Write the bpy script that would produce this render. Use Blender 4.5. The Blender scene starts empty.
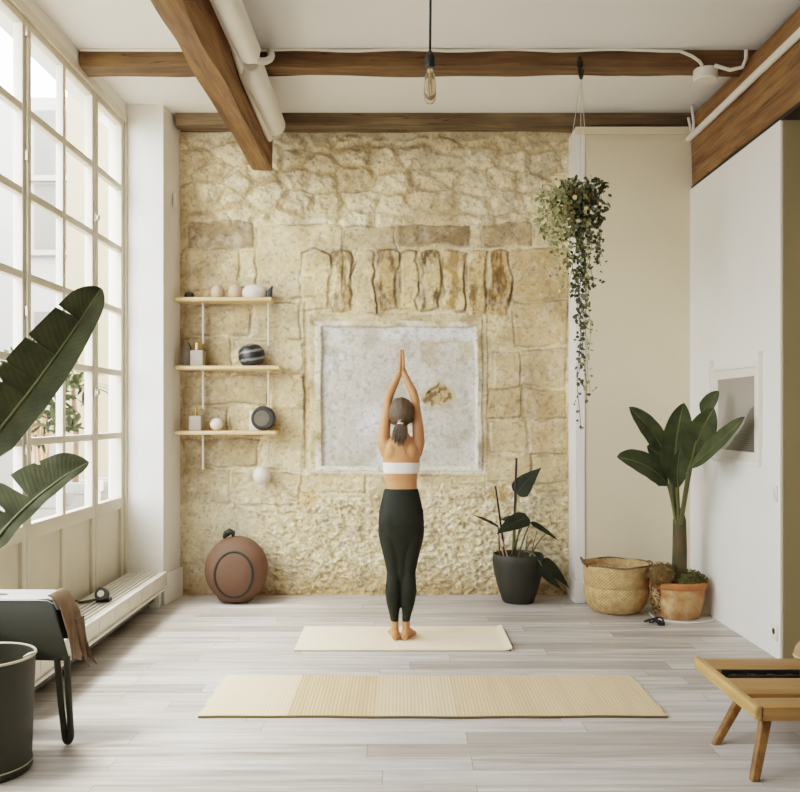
import bpy, bmesh, math, random
import numpy as np
from mathutils import Vector, Matrix
random.seed(7)
SC = bpy.context.scene
COL = SC.collection
F, CY, H = 900.0, 415.0, 1.5          # focal length (px), horizon row, eye height


def W(u, v, Y):                        # survey helper: a sighted point at depth Y (metres)
    return Vector(((u - 400.0) * Y / F, Y, H + (CY - v) * Y / F))


# ------------------------------------------------------------------ colours / materials
def lin(c):
    return tuple(((x / 255.0) / 12.92 if x / 255.0 <= 0.04045 else (((x / 255.0) + 0.055) / 1.055) ** 2.4) for x in c)


class NT:
    def __init__(s, m):
        s.t = m.node_tree
        s.n = s.t.nodes
        s.l = s.t.links

    def add(s, kind, **kw):
        nd = s.n.new(kind)
        for k, v in kw.items():
            setattr(nd, k, v)
        return nd

    def link(s, a, b):
        s.l.new(a, b)

    def math(s, op, a, b=None, c=None):
        nd = s.n.new('ShaderNodeMath')
        nd.operation = op
        for i, x in enumerate((a, b, c)):
            if x is None:
                continue
            if isinstance(x, (int, float)):
                nd.inputs[i].default_value = x
            else:
                s.l.new(x, nd.inputs[i])
        return nd.outputs[0]

    def mix(s, f, a, b, blend='MIX'):
        nd = s.n.new('ShaderNodeMix')
        nd.data_type = 'RGBA'
        nd.blend_type = blend
        for i, x in ((0, f), (6, a), (7, b)):
            if isinstance(x, (int, float)):
                nd.inputs[i].default_value = x
            elif isinstance(x, tuple):
                nd.inputs[i].default_value = (*x[:3], 1)
            else:
                s.l.new(x, nd.inputs[i])
        return nd.outputs[2]

    def noise(s, vec, scale, detail=4, rough=0.55, dims='3D'):
        nd = s.n.new('ShaderNodeTexNoise')
        nd.noise_dimensions = dims
        nd.inputs['Scale'].default_value = scale
        nd.inputs['Detail'].default_value = detail
        nd.inputs['Roughness'].default_value = rough
        if vec is not None:
            s.l.new(vec, nd.inputs['Vector'])
        return nd.outputs[0]

    def ramp(s, fac, lo, hi, a=0.0, b=1.0):
        nd = s.n.new('ShaderNodeMapRange')
        nd.inputs[1].default_value = lo
        nd.inputs[2].default_value = hi
        nd.inputs[3].default_value = a
        nd.inputs[4].default_value = b
        s.l.new(fac, nd.inputs[0])
        return nd.outputs[0]

    def mapping(s, scale=(1, 1, 1), src='Object', rot=(0, 0, 0)):
        tc = s.n.new('ShaderNodeTexCoord')
        mp = s.n.new('ShaderNodeMapping')
        mp.inputs['Scale'].default_value = scale
        mp.inputs['Rotation'].default_value = rot
        s.l.new(tc.outputs[src], mp.inputs['Vector'])
        return mp.outputs[0]

    def bump(s, h, strength=0.3, dist=0.01):
        nd = s.n.new('ShaderNodeBump')
        nd.inputs['Strength'].default_value = strength
        nd.inputs['Distance'].default_value = dist
        s.l.new(h, nd.inputs['Height'])
        return nd.outputs[0]


def new_mat(name):
    m = bpy.data.materials.new(name)
    m.use_nodes = True
    t = NT(m)
    p = t.n['Principled BSDF']
    return m, t, p


def mat(name, col, rough=0.6, var=0.12, scale=8, bump=0.0, stretch=(1, 1, 1), metal=0.0, spec=0.5, sss=0.0, col2=None, bscale=None):
    m, t, p = new_mat(name)
    c = lin(col)
    c2 = lin(col2) if col2 else tuple(x * (1 - 2.2 * var) for x in c)
    vec = t.mapping(stretch)
    n = t.noise(vec, scale, 5)
    f = t.ramp(n, 0.3, 0.7)
    t.link(t.mix(f, c, c2), p.inputs['Base Color'])
    p.inputs['Roughness'].default_value = rough
    p.inputs['Metallic'].default_value = metal
    p.inputs['Specular IOR Level'].default_value = spec
    if sss:
        p.inputs['Subsurface Weight'].default_value = sss
        p.inputs['Subsurface Radius'].default_value = (0.02, 0.008, 0.004)
        p.inputs['Subsurface Scale'].default_value = 0.5
    if bump:
        n2 = t.noise(vec, bscale or scale * 5, 4)
        t.link(t.bump(n2, bump), p.inputs['Normal'])
    return m


def wood_mat(name, light, dark, axis=0, rough=0.6, scale=1.0, crack=0.0, bump=0.3):
    m, t, p = new_mat(name)
    st = [14.0 * scale] * 3
    st[axis] = 1.1 * scale
    vec = t.mapping(tuple(st))
    g = t.noise(vec, 1.6, 7, 0.62)
    big = t.noise(t.mapping((1.5, 1.5, 1.5)), 1.3, 3)
    st2 = [40.0 * scale] * 3
    st2[axis] = 1.6 * scale
    fine = t.noise(t.mapping(tuple(st2)), 2.0, 4)
    f = t.ramp(g, 0.32, 0.68)
    c = t.mix(f, lin(light), lin(dark))
    c = t.mix(t.ramp(big, 0.35, 0.75, 0, 0.45), c, lin(dark))
    c = t.mix(t.ramp(fine, 0.55, 0.75, 0, 0.35), c, tuple(x * 0.55 for x in lin(dark)))
    if crack:
        st3 = [7.0] * 3
        st3[axis] = 0.14
        cr = t.noise(t.mapping(tuple(st3)), 2.2, 2)
        cl = t.math('ABSOLUTE', t.math('SUBTRACT', cr, 0.5))
        c = t.mix(t.ramp(cl, 0.0, 0.007, crack, 0.0), c, lin((35, 25, 15)))
    t.link(c, p.inputs['Base Color'])
    p.inputs['Roughness'].default_value = rough
    t.link(t.bump(g, bump, 0.01), p.inputs['Normal'])
    return m


# ------------------------------------------------------------------ mesh builder
class MB:
    def __init__(s):
        s.v, s.f, s.uv = [], [], []

    def _add(s, vs, fs, uvs=None):
        o = len(s.v)
        s.v += [tuple(x) for x in vs]
        s.uv += (uvs if uvs else [(0.0, 0.0)] * len(vs))
        s.f += [tuple(i + o for i in f) for f in fs]
        return s

    def box(s, lo, hi, M=None):
        x0, y0, z0 = lo
        x1, y1, z1 = hi
        vs = [Vector(p) for p in ((x0, y0, z0), (x1, y0, z0), (x1, y1, z0), (x0, y1, z0), (x0, y0, z1), (x1, y0, z1), (x1, y1, z1), (x0, y1, z1))]
        if M is not None:
            vs = [M @ p for p in vs]
        return s._add(vs, [(0, 3, 2, 1), (4, 5, 6, 7), (0, 1, 5, 4), (1, 2, 6, 5), (2, 3, 7, 6), (3, 0, 4, 7)])

    def prism(s, poly, vec):           # polygon (3d points) extruded by vec
        n = len(poly)
        a = [Vector(p) for p in poly]
        b = [p + Vector(vec) for p in a]
        fs = [tuple(range(n - 1, -1, -1)), tuple(range(n, 2 * n))]
        fs += [(i, (i + 1) % n, n + (i + 1) % n, n + i) for i in range(n)]
        return s._add(a + b, fs)

    def rings(s, rings, caps=True, closed=False):
        n = len(rings[0])
        vs = [p for r in rings for p in r]
        fs = []
        m = len(rings)
        for i in range(m - 1 + (1 if closed else 0)):
            a, b = i * n, ((i + 1) % m) * n
            for k in range(n):
                k2 = (k + 1) % n
                fs.append((a + k, a + k2, b + k2, b + k))
        if caps and not closed:
            fs.append(tuple(range(n - 1, -1, -1)))
            fs.append(tuple(range((m - 1) * n, m * n)))
        return s._add(vs, fs)

    def tube(s, pts, rad, seg=10, caps=True, flat=1.0, up=None):
        pts = [Vector(p) for p in pts]
        if isinstance(rad, (int, float)):
            rad = [rad] * len(pts)
        rs = []
        ref = Vector(up) if up else None
        for i, p in enumerate(pts):
            d = (pts[min(i + 1, len(pts) - 1)] - pts[max(i - 1, 0)])
            d = d.normalized() if d.length > 1e-9 else Vector((0, 0, 1))
            if ref is None:
                ref = Vector((0, 0, 1)) if abs(d.z) < 0.9 else Vector((0, 1, 0))
            a = (ref - d * ref.dot(d))
            a = a.normalized() if a.length > 1e-6 else d.orthogonal().normalized()
            b = d.cross(a)
            if not up:
                ref = a
            rs.append([p + (a * math.cos(t) * flat + b * math.sin(t)) * rad[i] for t in [2 * math.pi * k / seg for k in range(seg)]])
        return s.rings(rs, caps)

    def lathe(s, prof, c, seg=40, sx=1.0, sy=1.0, wob=None):
        rs = []
        for r, z in prof:
            ring = []
            for k in range(seg):
                t = 2 * math.pi * k / seg
                rr = r * (wob(t, z) if wob else 1)
                ring.append(Vector((c[0] + rr * math.cos(t) * sx, c[1] + rr * math.sin(t) * sy, c[2] + z)))
            rs.append(ring)
        return s.rings(rs, True)

    def ell(s, c, r, seg=20, rings=12, M=None):
        rs = []
        for i in range(rings + 1):
            ph = math.pi * (i / rings) - math.pi / 2
            k = max(math.cos(ph), 0.02)
            ring = []
            for j in range(seg):
                t = 2 * math.pi * j / seg
                p = Vector((r[0] * k * math.cos(t), r[1] * k * math.sin(t), r[2] * math.sin(ph)))
                if M is not None:
                    p = M @ p
                ring.append(p + Vector(c))
            rs.append(ring)
        return s.rings(rs, True)

    def loft(s, secs, seg=28, pw=2.0):        # horizontal superellipse sections (cx,cy,cz,rx,ry)
        rs = []
        for cx, cy, cz, rx, ry in secs:
            ring = []
            for k in range(seg):
                t = 2 * math.pi * k / seg
                ct, st = math.cos(t), math.sin(t)
                ring.append(Vector((cx + rx * math.copysign(abs(ct) ** (2 / pw), ct), cy + ry * math.copysign(abs(st) ** (2 / pw), st), cz)))
            rs.append(ring)
        return s.rings(rs, True)

    def sheet(s, grid):                       # grid[i][j] of points, uv along i/j
        n, m = len(grid), len(grid[0])
        vs = [p for r in grid for p in r]
        uvs = [(i / (n - 1), j / (m - 1)) for i in range(n) for j in range(m)]
        fs = [(i * m + j, i * m + j + 1, (i + 1) * m + j + 1, (i + 1) * m + j) for i in range(n - 1) for j in range(m - 1)]
        return s._add(vs, fs, uvs)

    def build(s, name, material, parent=None, smooth=False, bevel=0.0, bseg=2, solid=0.0, angle=40, origin=None):
        off = Vector((0, 0, 0))
        if parent is not None:
            q = parent
            while q is not None:
                off += Vector(q.location)
                q = q.parent
        elif origin is not None:
            off = Vector(origin)
        elif s.v:
            a = np.array(s.v)
            off = Vector(((a[:, 0].min() + a[:, 0].max()) / 2, (a[:, 1].min() + a[:, 1].max()) / 2, a[:, 2].min()))
        me = bpy.data.meshes.new(name)
        me.from_pydata([tuple(Vector(p) - off) for p in s.v], [], s.f)
        uvl = me.uv_layers.new(name='UVMap')
        li = np.zeros(len(me.loops), dtype=np.int32)
        me.loops.foreach_get('vertex_index', li)
        uvl.data.foreach_set('uv', np.array(s.uv, dtype=np.float32)[li].ravel())
        bm = bmesh.new()
        bm.from_mesh(me)
        bmesh.ops.recalc_face_normals(bm, faces=bm.faces)
        if bevel:
            bmesh.ops.bevel(bm, geom=[e for e in bm.edges if len(e.link_faces) == 2 and e.calc_face_angle(0) > 0.5], offset=bevel, segments=bseg, affect='EDGES', profile=0.5)
        if smooth or bevel:
            for f in bm.faces:
                f.smooth = True
            for e in bm.edges:
                if len(e.link_faces) == 2 and e.calc_face_angle(0) > math.radians(angle):
                    e.smooth = False
        bm.to_mesh(me)
        bm.free()
        o = bpy.data.objects.new(name, me)
        COL.objects.link(o)
        me.materials.append(material)
        o.parent = parent
        if parent is None:
            o.location = off
        if solid:
            md = o.modifiers.new('thickness', 'SOLIDIFY')
            md.thickness = solid
            md.offset = 0
        return o


def thing(name, label, cat, loc=(0, 0, 0), group=None):
    o = bpy.data.objects.new(name, None)
    COL.objects.link(o)
    o.location = loc
    o.empty_display_size = 0.1
    return tag(o, label, cat, group)


def tag(o, label, cat, group=None):
    o['label'] = label
    o['category'] = cat
    if group:
        o['group'] = group
    return o


def struct(o):
    o['kind'] = 'structure'
    return o


def bez(p0, p1, p2, n):
    return [p0 * (1 - t) ** 2 + p1 * 2 * t * (1 - t) + p2 * t * t for t in [i / n for i in range(n + 1)]]


def bez3(p0, p1, p2, p3, n):
    return [p0 * (1 - t) ** 3 + p1 * 3 * t * (1 - t) ** 2 + p2 * 3 * t * t * (1 - t) + p3 * t ** 3 for t in [i / n for i in range(n + 1)]]


# ------------------------------------------------------------------ materials
M = {}
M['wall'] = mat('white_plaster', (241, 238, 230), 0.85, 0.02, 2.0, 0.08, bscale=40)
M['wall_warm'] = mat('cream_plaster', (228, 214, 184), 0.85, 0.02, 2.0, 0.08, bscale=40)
M['end_shade'] = mat('shaded_end_plaster', (150, 132, 94), 0.85, 0.02, 2.0)  # shade on the partition's camera-facing end, put into a darker colour
M['ceiling'] = mat('ceiling_paint', (243, 240, 234), 0.9, 0.015, 1.5)
M['frame'] = mat('window_paint', (222, 213, 192), 0.5, 0.03, 5)
M['grille'] = mat('cream_enamel', (234, 228, 214), 0.45, 0.04, 6)
M['pipe'] = mat('white_pipe_paint', (238, 232, 218), 0.45, 0.03, 5)
M['beam_y'] = wood_mat('old_oak_lengthwise', (166, 124, 76), (96, 66, 38), 1, 0.75, 0.8, 0.8, 0.5)
M['beam_x'] = wood_mat('old_oak_crosswise', (140, 108, 68), (84, 60, 36), 0, 0.75, 0.8, 0.8, 0.5)
M['beam_grey'] = wood_mat('weathered_oak', (146, 124, 92), (90, 74, 52), 0, 0.8, 0.8, 0.8, 0.5)
M['ash'] = wood_mat('pale_ash', (232, 202, 158), (212, 176, 126), 0, 0.55, 1.2, 0, 0.1)
M['table_wood'] = wood_mat('golden_oak', (182, 138, 84), (140, 100, 52), 0, 0.5, 1.0, 0, 0.15)
M['table_end'] = wood_mat('pale_oak_end', (212, 174, 116), (172, 132, 80), 1, 0.5, 1.0, 0, 0.15)
M['leg_wood'] = wood_mat('brown_oak_leg', (160, 116, 62), (106, 70, 32), 2, 0.5, 1.0, 0, 0.15)
M['olive'] = mat('dark_olive_enamel', (48, 47, 31), 0.6, 0.05, 4)
M['seat'] = mat('pale_seat_reflection', (196, 190, 178), 0.4, 0.06, 6)  # glossy reflection on the olive seat painted as a pale colour
M['olive_in'] = mat('dark_olive_inside', (38, 38, 28), 0.6, 0.05, 4)
M['rimmetal'] = mat('pale_rim_metal', (200, 192, 170), 0.35, 0.05, 6, metal=0.4)
M['black'] = mat('black_plastic', (34, 33, 30), 0.5, 0.05, 8)
M['iron'] = mat('dark_iron', (46, 40, 34), 0.5, 0.1, 9, metal=0.4)
M['brass'] = mat('brass', (186, 152, 92), 0.35, 0.08, 9, metal=0.8)
M['potblack'] = mat('charcoal_pot', (54, 52, 42), 0.62, 0.08, 6, 0.05)
M['soil'] = mat('dark_soil', (62, 50, 34), 0.95, 0.3, 40, 0.8, bscale=120)
M['moss'] = mat('green_moss', (106, 98, 50), 0.95, 0.25, 50, 0.6, col2=(62, 62, 28))
M['dry'] = mat('dry_coir', (138, 108, 62), 0.95, 0.25, 50, 0.6, col2=(88, 70, 36))
M['skin'] = mat('skin', (198, 138, 94), 0.5, 0.05, 6, sss=0.06, spec=0.35)
M['legging'] = mat('black_olive_legging', (38, 39, 29), 0.75, 0.05, 12, 0.05, spec=0.25)
M['bra'] = mat('white_cotton', (240, 236, 228), 0.8, 0.02, 20, 0.1)
M['hair'] = mat('brown_hair', (106, 84, 56), 0.45, 0.2, 30, 0.4, stretch=(6, 6, 0.6), col2=(60, 46, 29))
M['tie'] = mat('cream_ribbon', (225, 215, 190), 0.7, 0.05, 20)
M['pouf'] = mat('brown_clay_fabric', (104, 74, 53), 0.75, 0.05, 5, 0.05)
M['greycer'] = mat('grey_ceramic', (176, 170, 152), 0.6, 0.05, 12)
M['slate'] = mat('slate_grey', (112, 104, 86), 0.8, 0.15, 14, 0.2)
M['pinkcer'] = mat('blush_ceramic', (206, 178, 150), 0.6, 0.08, 14)
M['whitecer'] = mat('white_ceramic', (228, 220, 200), 0.5, 0.04, 10)
M['cord'] = mat('cord_cream', (215, 205, 180), 0.8, 0.05, 20)
M['cordblack'] = mat('cord_black', (30, 29, 26), 0.7, 0.05, 20)
M['leather'] = mat('worn_brown_leather', (136, 108, 78), 0.6, 0.2, 7, 0.2, col2=(82, 60, 40))
M['tan'] = mat('tan_wood_end', (214, 170, 132), 0.6, 0.08, 12)
M['mat'] = mat('cream_mat', (252, 232, 200), 0.8, 0.03, 6, 0.1, bscale=150)
M['matedge'] = mat('mat_under', (112, 90, 50), 0.8, 0.05, 6)
M['stalk'] = mat('leaf_stalk_green', (92, 92, 50), 0.55, 0.12, 12)
M['trunk'] = mat('brown_green_trunk', (92, 72, 40), 0.7, 0.2, 6, 0.3, stretch=(3, 3, 0.8), col2=(52, 54, 28))
M['extwall'] = mat('courtyard_render', (148, 144, 136), 0.9, 0.03, 1.0)
M['extwarm'] = mat('courtyard_beige', (150, 134, 108), 0.9, 0.04, 1.0)
M['extgrey'] = mat('courtyard_grey', (112, 108, 100), 0.9, 0.1, 2.0)
M['extground'] = mat('courtyard_paving', (140, 134, 124), 0.9, 0.08, 3.0)
M['extleaf'] = mat('sunlit_leaf', (72, 78, 36), 0.8, 0.15, 8, col2=(40, 48, 20))
M['extleaf2'] = mat('palm_leaf', (104, 100, 48), 0.8, 0.12, 8, col2=(72, 76, 32))


def m_leaf(name, base, dark, rib):
    m, t, p = new_mat(name)
    tc = t.add('ShaderNodeTexCoord')
    sp = t.add('ShaderNodeSeparateXYZ')
    t.link(tc.outputs['UV'], sp.inputs[0])
    dv = t.math('ABSOLUTE', t.math('SUBTRACT', sp.outputs[1], 0.5))
    ph = t.math('ADD', t.math('MULTIPLY', sp.outputs[0], 210.0), t.math('MULTIPLY', dv, -46.0))
    s = t.math('MULTIPLY', t.math('ADD', t.math('SINE', ph), 1.0), 0.5)
    n = t.noise(tc.outputs['Object'], 9, 3)
    c = t.mix(t.ramp(n, 0.3, 0.7), lin(base), lin(dark))
    c = t.mix(t.math('MULTIPLY', s, 0.25), c, lin(dark))
    c = t.mix(t.ramp(dv, 0.012, 0.03, 0.8, 0.0), c, lin(rib))
    t.link(c, p.inputs['Base Color'])
    p.inputs['Roughness'].default_value = 0.65
    p.inputs['Specular IOR Level'].default_value = 0.15
    t.link(t.bump(s, 0.12, 0.004), p.inputs['Normal'])
    return m


M['leafdark'] = m_leaf('banana_leaf', (84, 86, 60), (60, 63, 43), (112, 112, 76))
M['leafmid'] = m_leaf('strelitzia_leaf', (84, 90, 60), (58, 64, 43), (136, 136, 92))
M['leafblack'] = m_leaf('alocasia_leaf', (54, 57, 42), (38, 41, 30), (66, 70, 50))


def m_vine(name, a, b):
    m, t, p = new_mat(name)
    g = t.add('ShaderNodeNewGeometry')
    c = t.mix(g.outputs['Random Per Island'], lin(a), lin(b))
    t.link(c, p.inputs['Base Color'])
    p.inputs['Roughness'].default_value = 0.5
    return m


M['vine_backlit'] = m_vine('vine_backlit', (44, 48, 28), (96, 98, 58))  # backlit leaves, their shade put into darker colours
M['vine_lit'] = m_vine('vine_lit', (112, 112, 60), (196, 190, 140))  # same plant's leaves on the left, light painted in as paler colours


def m_glass():
    m = bpy.data.materials.new('window_glass')
    m.use_nodes = True
    t = NT(m)
    t.n.clear()
    out = t.add('ShaderNodeOutputMaterial')
    tr = t.add('ShaderNodeBsdfTransparent')
    tr.inputs[0].default_value = (0.97, 0.97, 0.96, 1)
    gl = t.add('ShaderNodeBsdfGlossy')
    gl.inputs['Roughness'].default_value = 0.02
    lw = t.add('ShaderNodeLayerWeight')
    lw.inputs['Blend'].default_value = 0.25
    fac = t.math('ADD', t.math('MULTIPLY', t.math('POWER', lw.outputs['Facing'], 3.0), 0.12), 0.02)
    mx = t.add('ShaderNodeMixShader')
    t.link(fac, mx.inputs[0])
    t.link(tr.outputs[0], mx.inputs[1])
    t.link(gl.outputs[0], mx.inputs[2])
    t.link(mx.outputs[0], out.inputs[0])
    return m


M['glass'] = m_glass()


def m_bulb():
    m, t, p = new_mat('bulb_glass')
    n = t.noise(t.mapping(), 4, 2)
    t.link(t.mix(n, lin((250, 240, 210)), lin((240, 222, 180))), p.inputs['Base Color'])
    p.inputs['Transmission Weight'].default_value = 0.85
    p.inputs['Roughness'].default_value = 0.08
    p.inputs['IOR'].default_value = 1.2
    return m


M['bulb'] = m_bulb()


def m_floor():
    m, t, p = new_mat('whitewashed_planks')
    tc = t.add('ShaderNodeTexCoord')
    sp = t.add('ShaderNodeSeparateXYZ')
    t.link(tc.outputs['Object'], sp.inputs[0])
    x, y = sp.outputs[0], sp.outputs[1]
    PW, PL = 0.152, 1.55
    ry = t.math('DIVIDE', y, PW)
    row = t.math('FLOOR', ry)
    fy = t.math('SUBTRACT', ry, row)
    wn = t.add('ShaderNodeTexWhiteNoise', noise_dimensions='1D')
    t.link(row, wn.inputs['W'])
    rx = t.math('ADD', t.math('DIVIDE', x, PL), t.math('MULTIPLY', wn.outputs[0], 7.3))
    cl = t.math('FLOOR', rx)
    fx = t.math('SUBTRACT', rx, cl)
    cv = t.add('ShaderNodeCombineXYZ')
    t.link(row, cv.inputs[0])
    t.link(cl, cv.inputs[1])
    w2 = t.add('ShaderNodeTexWhiteNoise', noise_dimensions='2D')
    t.link(cv.outputs[0], w2.inputs['Vector'])
    rnd = w2.outputs[0]
    # grain
    gv = t.add('ShaderNodeCombineXYZ')
    t.link(t.math('ADD', t.math('MULTIPLY', x, 1.0), t.math('MULTIPLY', rnd, 37.0)), gv.inputs[0])
    t.link(t.math('MULTIPLY', y, 16.0), gv.inputs[1])
    t.link(t.math('MULTIPLY', rnd, 11.0), gv.inputs[2])
    g = t.noise(gv.outputs[0], 1.5, 7, 0.6)
    gv2 = t.add('ShaderNodeCombineXYZ')
    t.link(t.math('ADD', t.math('MULTIPLY', x, 3.0), t.math('MULTIPLY', rnd, 19.0)), gv2.inputs[0])
    t.link(t.math('MULTIPLY', y, 90.0), gv2.inputs[1])
    g2 = t.noise(gv2.outputs[0], 1.5, 4, 0.6)
    c = t.mix(t.ramp(g, 0.3, 0.72), lin((216, 210, 201)), lin((138, 127, 114)))
    c = t.mix(t.ramp(rnd, 0.0, 1.0, 0.0, 0.5), c, lin((216, 212, 206)))
    c = t.mix(t.ramp(t.math('FRACT', t.math('MULTIPLY', rnd, 5.7)), 0.6, 1.0, 0.0, 0.5), c, lin((140, 126, 110)))
    c = t.mix(t.ramp(g2, 0.5, 0.75, 0, 0.28), c, lin((134, 124, 112)))
    # rare knots
    kv = t.add('ShaderNodeCombineXYZ')
    t.link(t.math('MULTIPLY', x, 1.6), kv.inputs[0])
    t.link(t.math('MULTIPLY', y, 9.0), kv.inputs[1])
    k = t.noise(kv.outputs[0], 1.4, 2)
    c = t.mix(t.ramp(k, 0.69, 0.79, 0, 0.7), c, lin((112, 95, 78)))
    ey = t.math('MULTIPLY', t.math('MINIMUM', fy, t.math('SUBTRACT', 1.0, fy)), PW)
    ex = t.math('MULTIPLY', t.math('MINIMUM', fx, t.math('SUBTRACT', 1.0, fx)), PL)
    e = t.math('MINIMUM', ey, ex)
    gap = t.ramp(e, 0.0008, 0.003, 1.0, 0.0)
    c = t.mix(t.math('MULTIPLY', gap, 0.6), c, lin((95, 82, 68)))
    t.link(c, p.inputs['Base Color'])
    t.link(t.ramp(g, 0.2, 0.8, 0.32, 0.5), p.inputs['Roughness'])
    p.inputs['Specular IOR Level'].default_value = 0.4
    hgt = t.math('SUBTRACT', t.math('MULTIPLY', g2, 0.15), gap)
    t.link(t.bump(hgt, 0.35, 0.002), p.inputs['Normal'])
    return m


M['floor'] = m_floor()


def m_rug():
    m, t, p = new_mat('woven_jute')
    tc = t.add('ShaderNodeTexCoord')
    sp = t.add('ShaderNodeSeparateXYZ')
    t.link(tc.outputs['Object'], sp.inputs[0])
    x, y = sp.outputs[0], sp.outputs[1]
    n = t.noise(tc.outputs['Object'], 60, 3)
    wv = t.math('SINE', t.math('ADD', t.math('MULTIPLY', x, 330.0), t.math('MULTIPLY', n, 3.0)))
    wy = t.math('SINE', t.math('ADD', t.math('MULTIPLY', y, 240.0), t.math('MULTIPLY', wv, 1.4)))
    w = t.math('MULTIPLY', t.math('ADD', t.math('ADD', wv, t.math('MULTIPLY', wy, 0.7)), 1.7), 0.29)
    st = t.noise(t.mapping((1, 0.05, 1)), 26, 3)
    c = t.mix(w, lin((172, 134, 86)), lin((226, 196, 150)))
    c = t.mix(t.ramp(st, 0.35, 0.7, 0, 0.4), c, lin((156, 118, 74)))
    # lighter and darker bands across the length
    r = t.add('ShaderNodeValToRGB')
    r.color_ramp.interpolation = 'CONSTANT'
    els = r.color_ramp.elements
    for pos, val in ((0.0, 0.62), (0.185, 0.2), (0.375, 0.42), (0.55, 0.28), (0.74, 0.35)):
        e = els[0] if pos == 0.0 else els.new(pos)
        e.position = pos
        e.color = (val, val, val, 1)
    while len(els) > 5:
        els.remove(els[-1])
    t.link(t.ramp(x, -1.16, 1.16), r.inputs[0])
    c = t.mix(r.outputs[0], c, lin((240, 222, 190)))
    t.link(c, p.inputs['Base Color'])
    p.inputs['Roughness'].default_value = 0.95
    t.link(t.bump(w, 0.4, 0.004), p.inputs['Normal'])
    return m


M['rug'] = m_rug()


def m_weave(name, a, b, fu=60.0, fv=90.0):
    m, t, p = new_mat(name)
    tc = t.add('ShaderNodeTexCoord')
    sp = t.add('ShaderNodeSeparateXYZ')
    t.link(tc.outputs['Object'], sp.inputs[0])
    ang = t.math('ARCTAN2', sp.outputs[1], sp.outputs[0])
    n = t.noise(tc.outputs['Object'], 25, 3)
    s1 = t.math('SINE', t.math('ADD', t.math('MULTIPLY', ang, fu), t.math('MULTIPLY', sp.outputs[2], 90.0)))
    s2 = t.math('SINE', t.math('MULTIPLY', sp.outputs[2], fv * 4))
    w = t.math('ADD', t.math('MULTIPLY', t.math('MULTIPLY', s1, s2), 0.35), t.math('MULTIPLY', n, 1.0))
    c = t.mix(t.ramp(w, 0.15, 0.85), lin(b), lin(a))
    t.link(c, p.inputs['Base Color'])
    p.inputs['Roughness'].default_value = 0.85
    t.link(t.bump(w, 0.8, 0.006), p.inputs['Normal'])
    return m


M['seagrass'] = m_weave('seagrass_weave', (222, 190, 136), (160, 124, 76))
M['pinkweave'] = m_weave('pale_weave', (206, 170, 134), (166, 128, 96), 30)


def m_terracotta():
    m, t, p = new_mat('limed_terracotta')
    v = t.mapping()
    n = t.noise(v, 7, 5, 0.6)
    n2 = t.noise(v, 16, 4)
    sp = t.add('ShaderNodeSeparateXYZ')
    t.link(v, sp.inputs[0])
    side = t.ramp(sp.outputs[0], 0.08, -0.2, 0.0, 1.0)
    c = t.mix(t.ramp(n2, 0.35, 0.7), lin((180, 122, 70)), lin((150, 106, 58)))
    f = t.math('MULTIPLY', t.ramp(n, 0.38, 0.6, 0, 0.9), t.math('ADD', t.math('MULTIPLY', side, 0.75), 0.3))
    c = t.mix(f, c, lin((226, 198, 150)))
    t.link(c, p.inputs['Base Color'])
    p.inputs['Roughness'].default_value = 0.85
    t.link(t.bump(n2, 0.3, 0.004), p.inputs['Normal'])
    return m


M['terracotta'] = m_terracotta()
M['terrarim'] = mat('terracotta_rim', (186, 116, 66), 0.8, 0.12, 12, 0.1)


def m_striped():
    m, t, p = new_mat('striped_black_vase')
    v = t.mapping((1, 1, 1), rot=(0, 0.22, 0))
    sp = t.add('ShaderNodeSeparateXYZ')
    t.link(v, sp.inputs[0])
    n = t.noise(v, 10, 2)
    s = t.math('SINE', t.math('ADD', t.math('MULTIPLY', sp.outputs[2], 105.0), t.math('MULTIPLY', n, 5.0)))
    c = t.mix(t.ramp(s, 0.35, 0.9), lin((36, 36, 33)), lin((124, 120, 108)))
    t.link(c, p.inputs['Base Color'])
    p.inputs['Roughness'].default_value = 0.35
    return m


M['striped'] = m_striped()


def m_art():
    m, t, p = new_mat('grey_dune_print')
    tc = t.add('ShaderNodeTexCoord')
    sp = t.add('ShaderNodeSeparateXYZ')
    t.link(tc.outputs['Object'], sp.inputs[0])
    y, z = sp.outputs[1], sp.outputs[2]      # y grows away from the eye, z up
    n = t.noise(tc.outputs['Object'], 5, 4)
    hill = t.math('SUBTRACT', 0.30, t.math('MULTIPLY', t.math('ADD', y, 0.28), 0.62))
    inside = t.ramp(t.math('SUBTRACT', z, t.math('ADD', hill, t.math('MULTIPLY', n, 0.10))), -0.004, 0.004, 1, 0)
    ln = t.math('SINE', t.math('ADD', t.math('MULTIPLY', z, 420.0), t.math('MULTIPLY', n, 30.0)))
    sky = t.mix(t.ramp(z, 0.1, 0.6), lin((176, 170, 158)), lin((150, 144, 132)))
    dune = t.mix(t.ramp(ln, -0.6, 0.6), lin((92, 86, 76)), lin((126, 118, 106)))
    t.link(t.mix(inside, sky, dune), p.inputs['Base Color'])
    p.inputs['Roughness'].default_value = 0.3
    return m


M['art'] = m_art()
M['artmat'] = mat('white_mount', (232, 226, 212), 0.8, 0.01, 4)
M['artframe'] = mat('white_frame', (238, 232, 220), 0.5, 0.02, 4)


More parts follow.
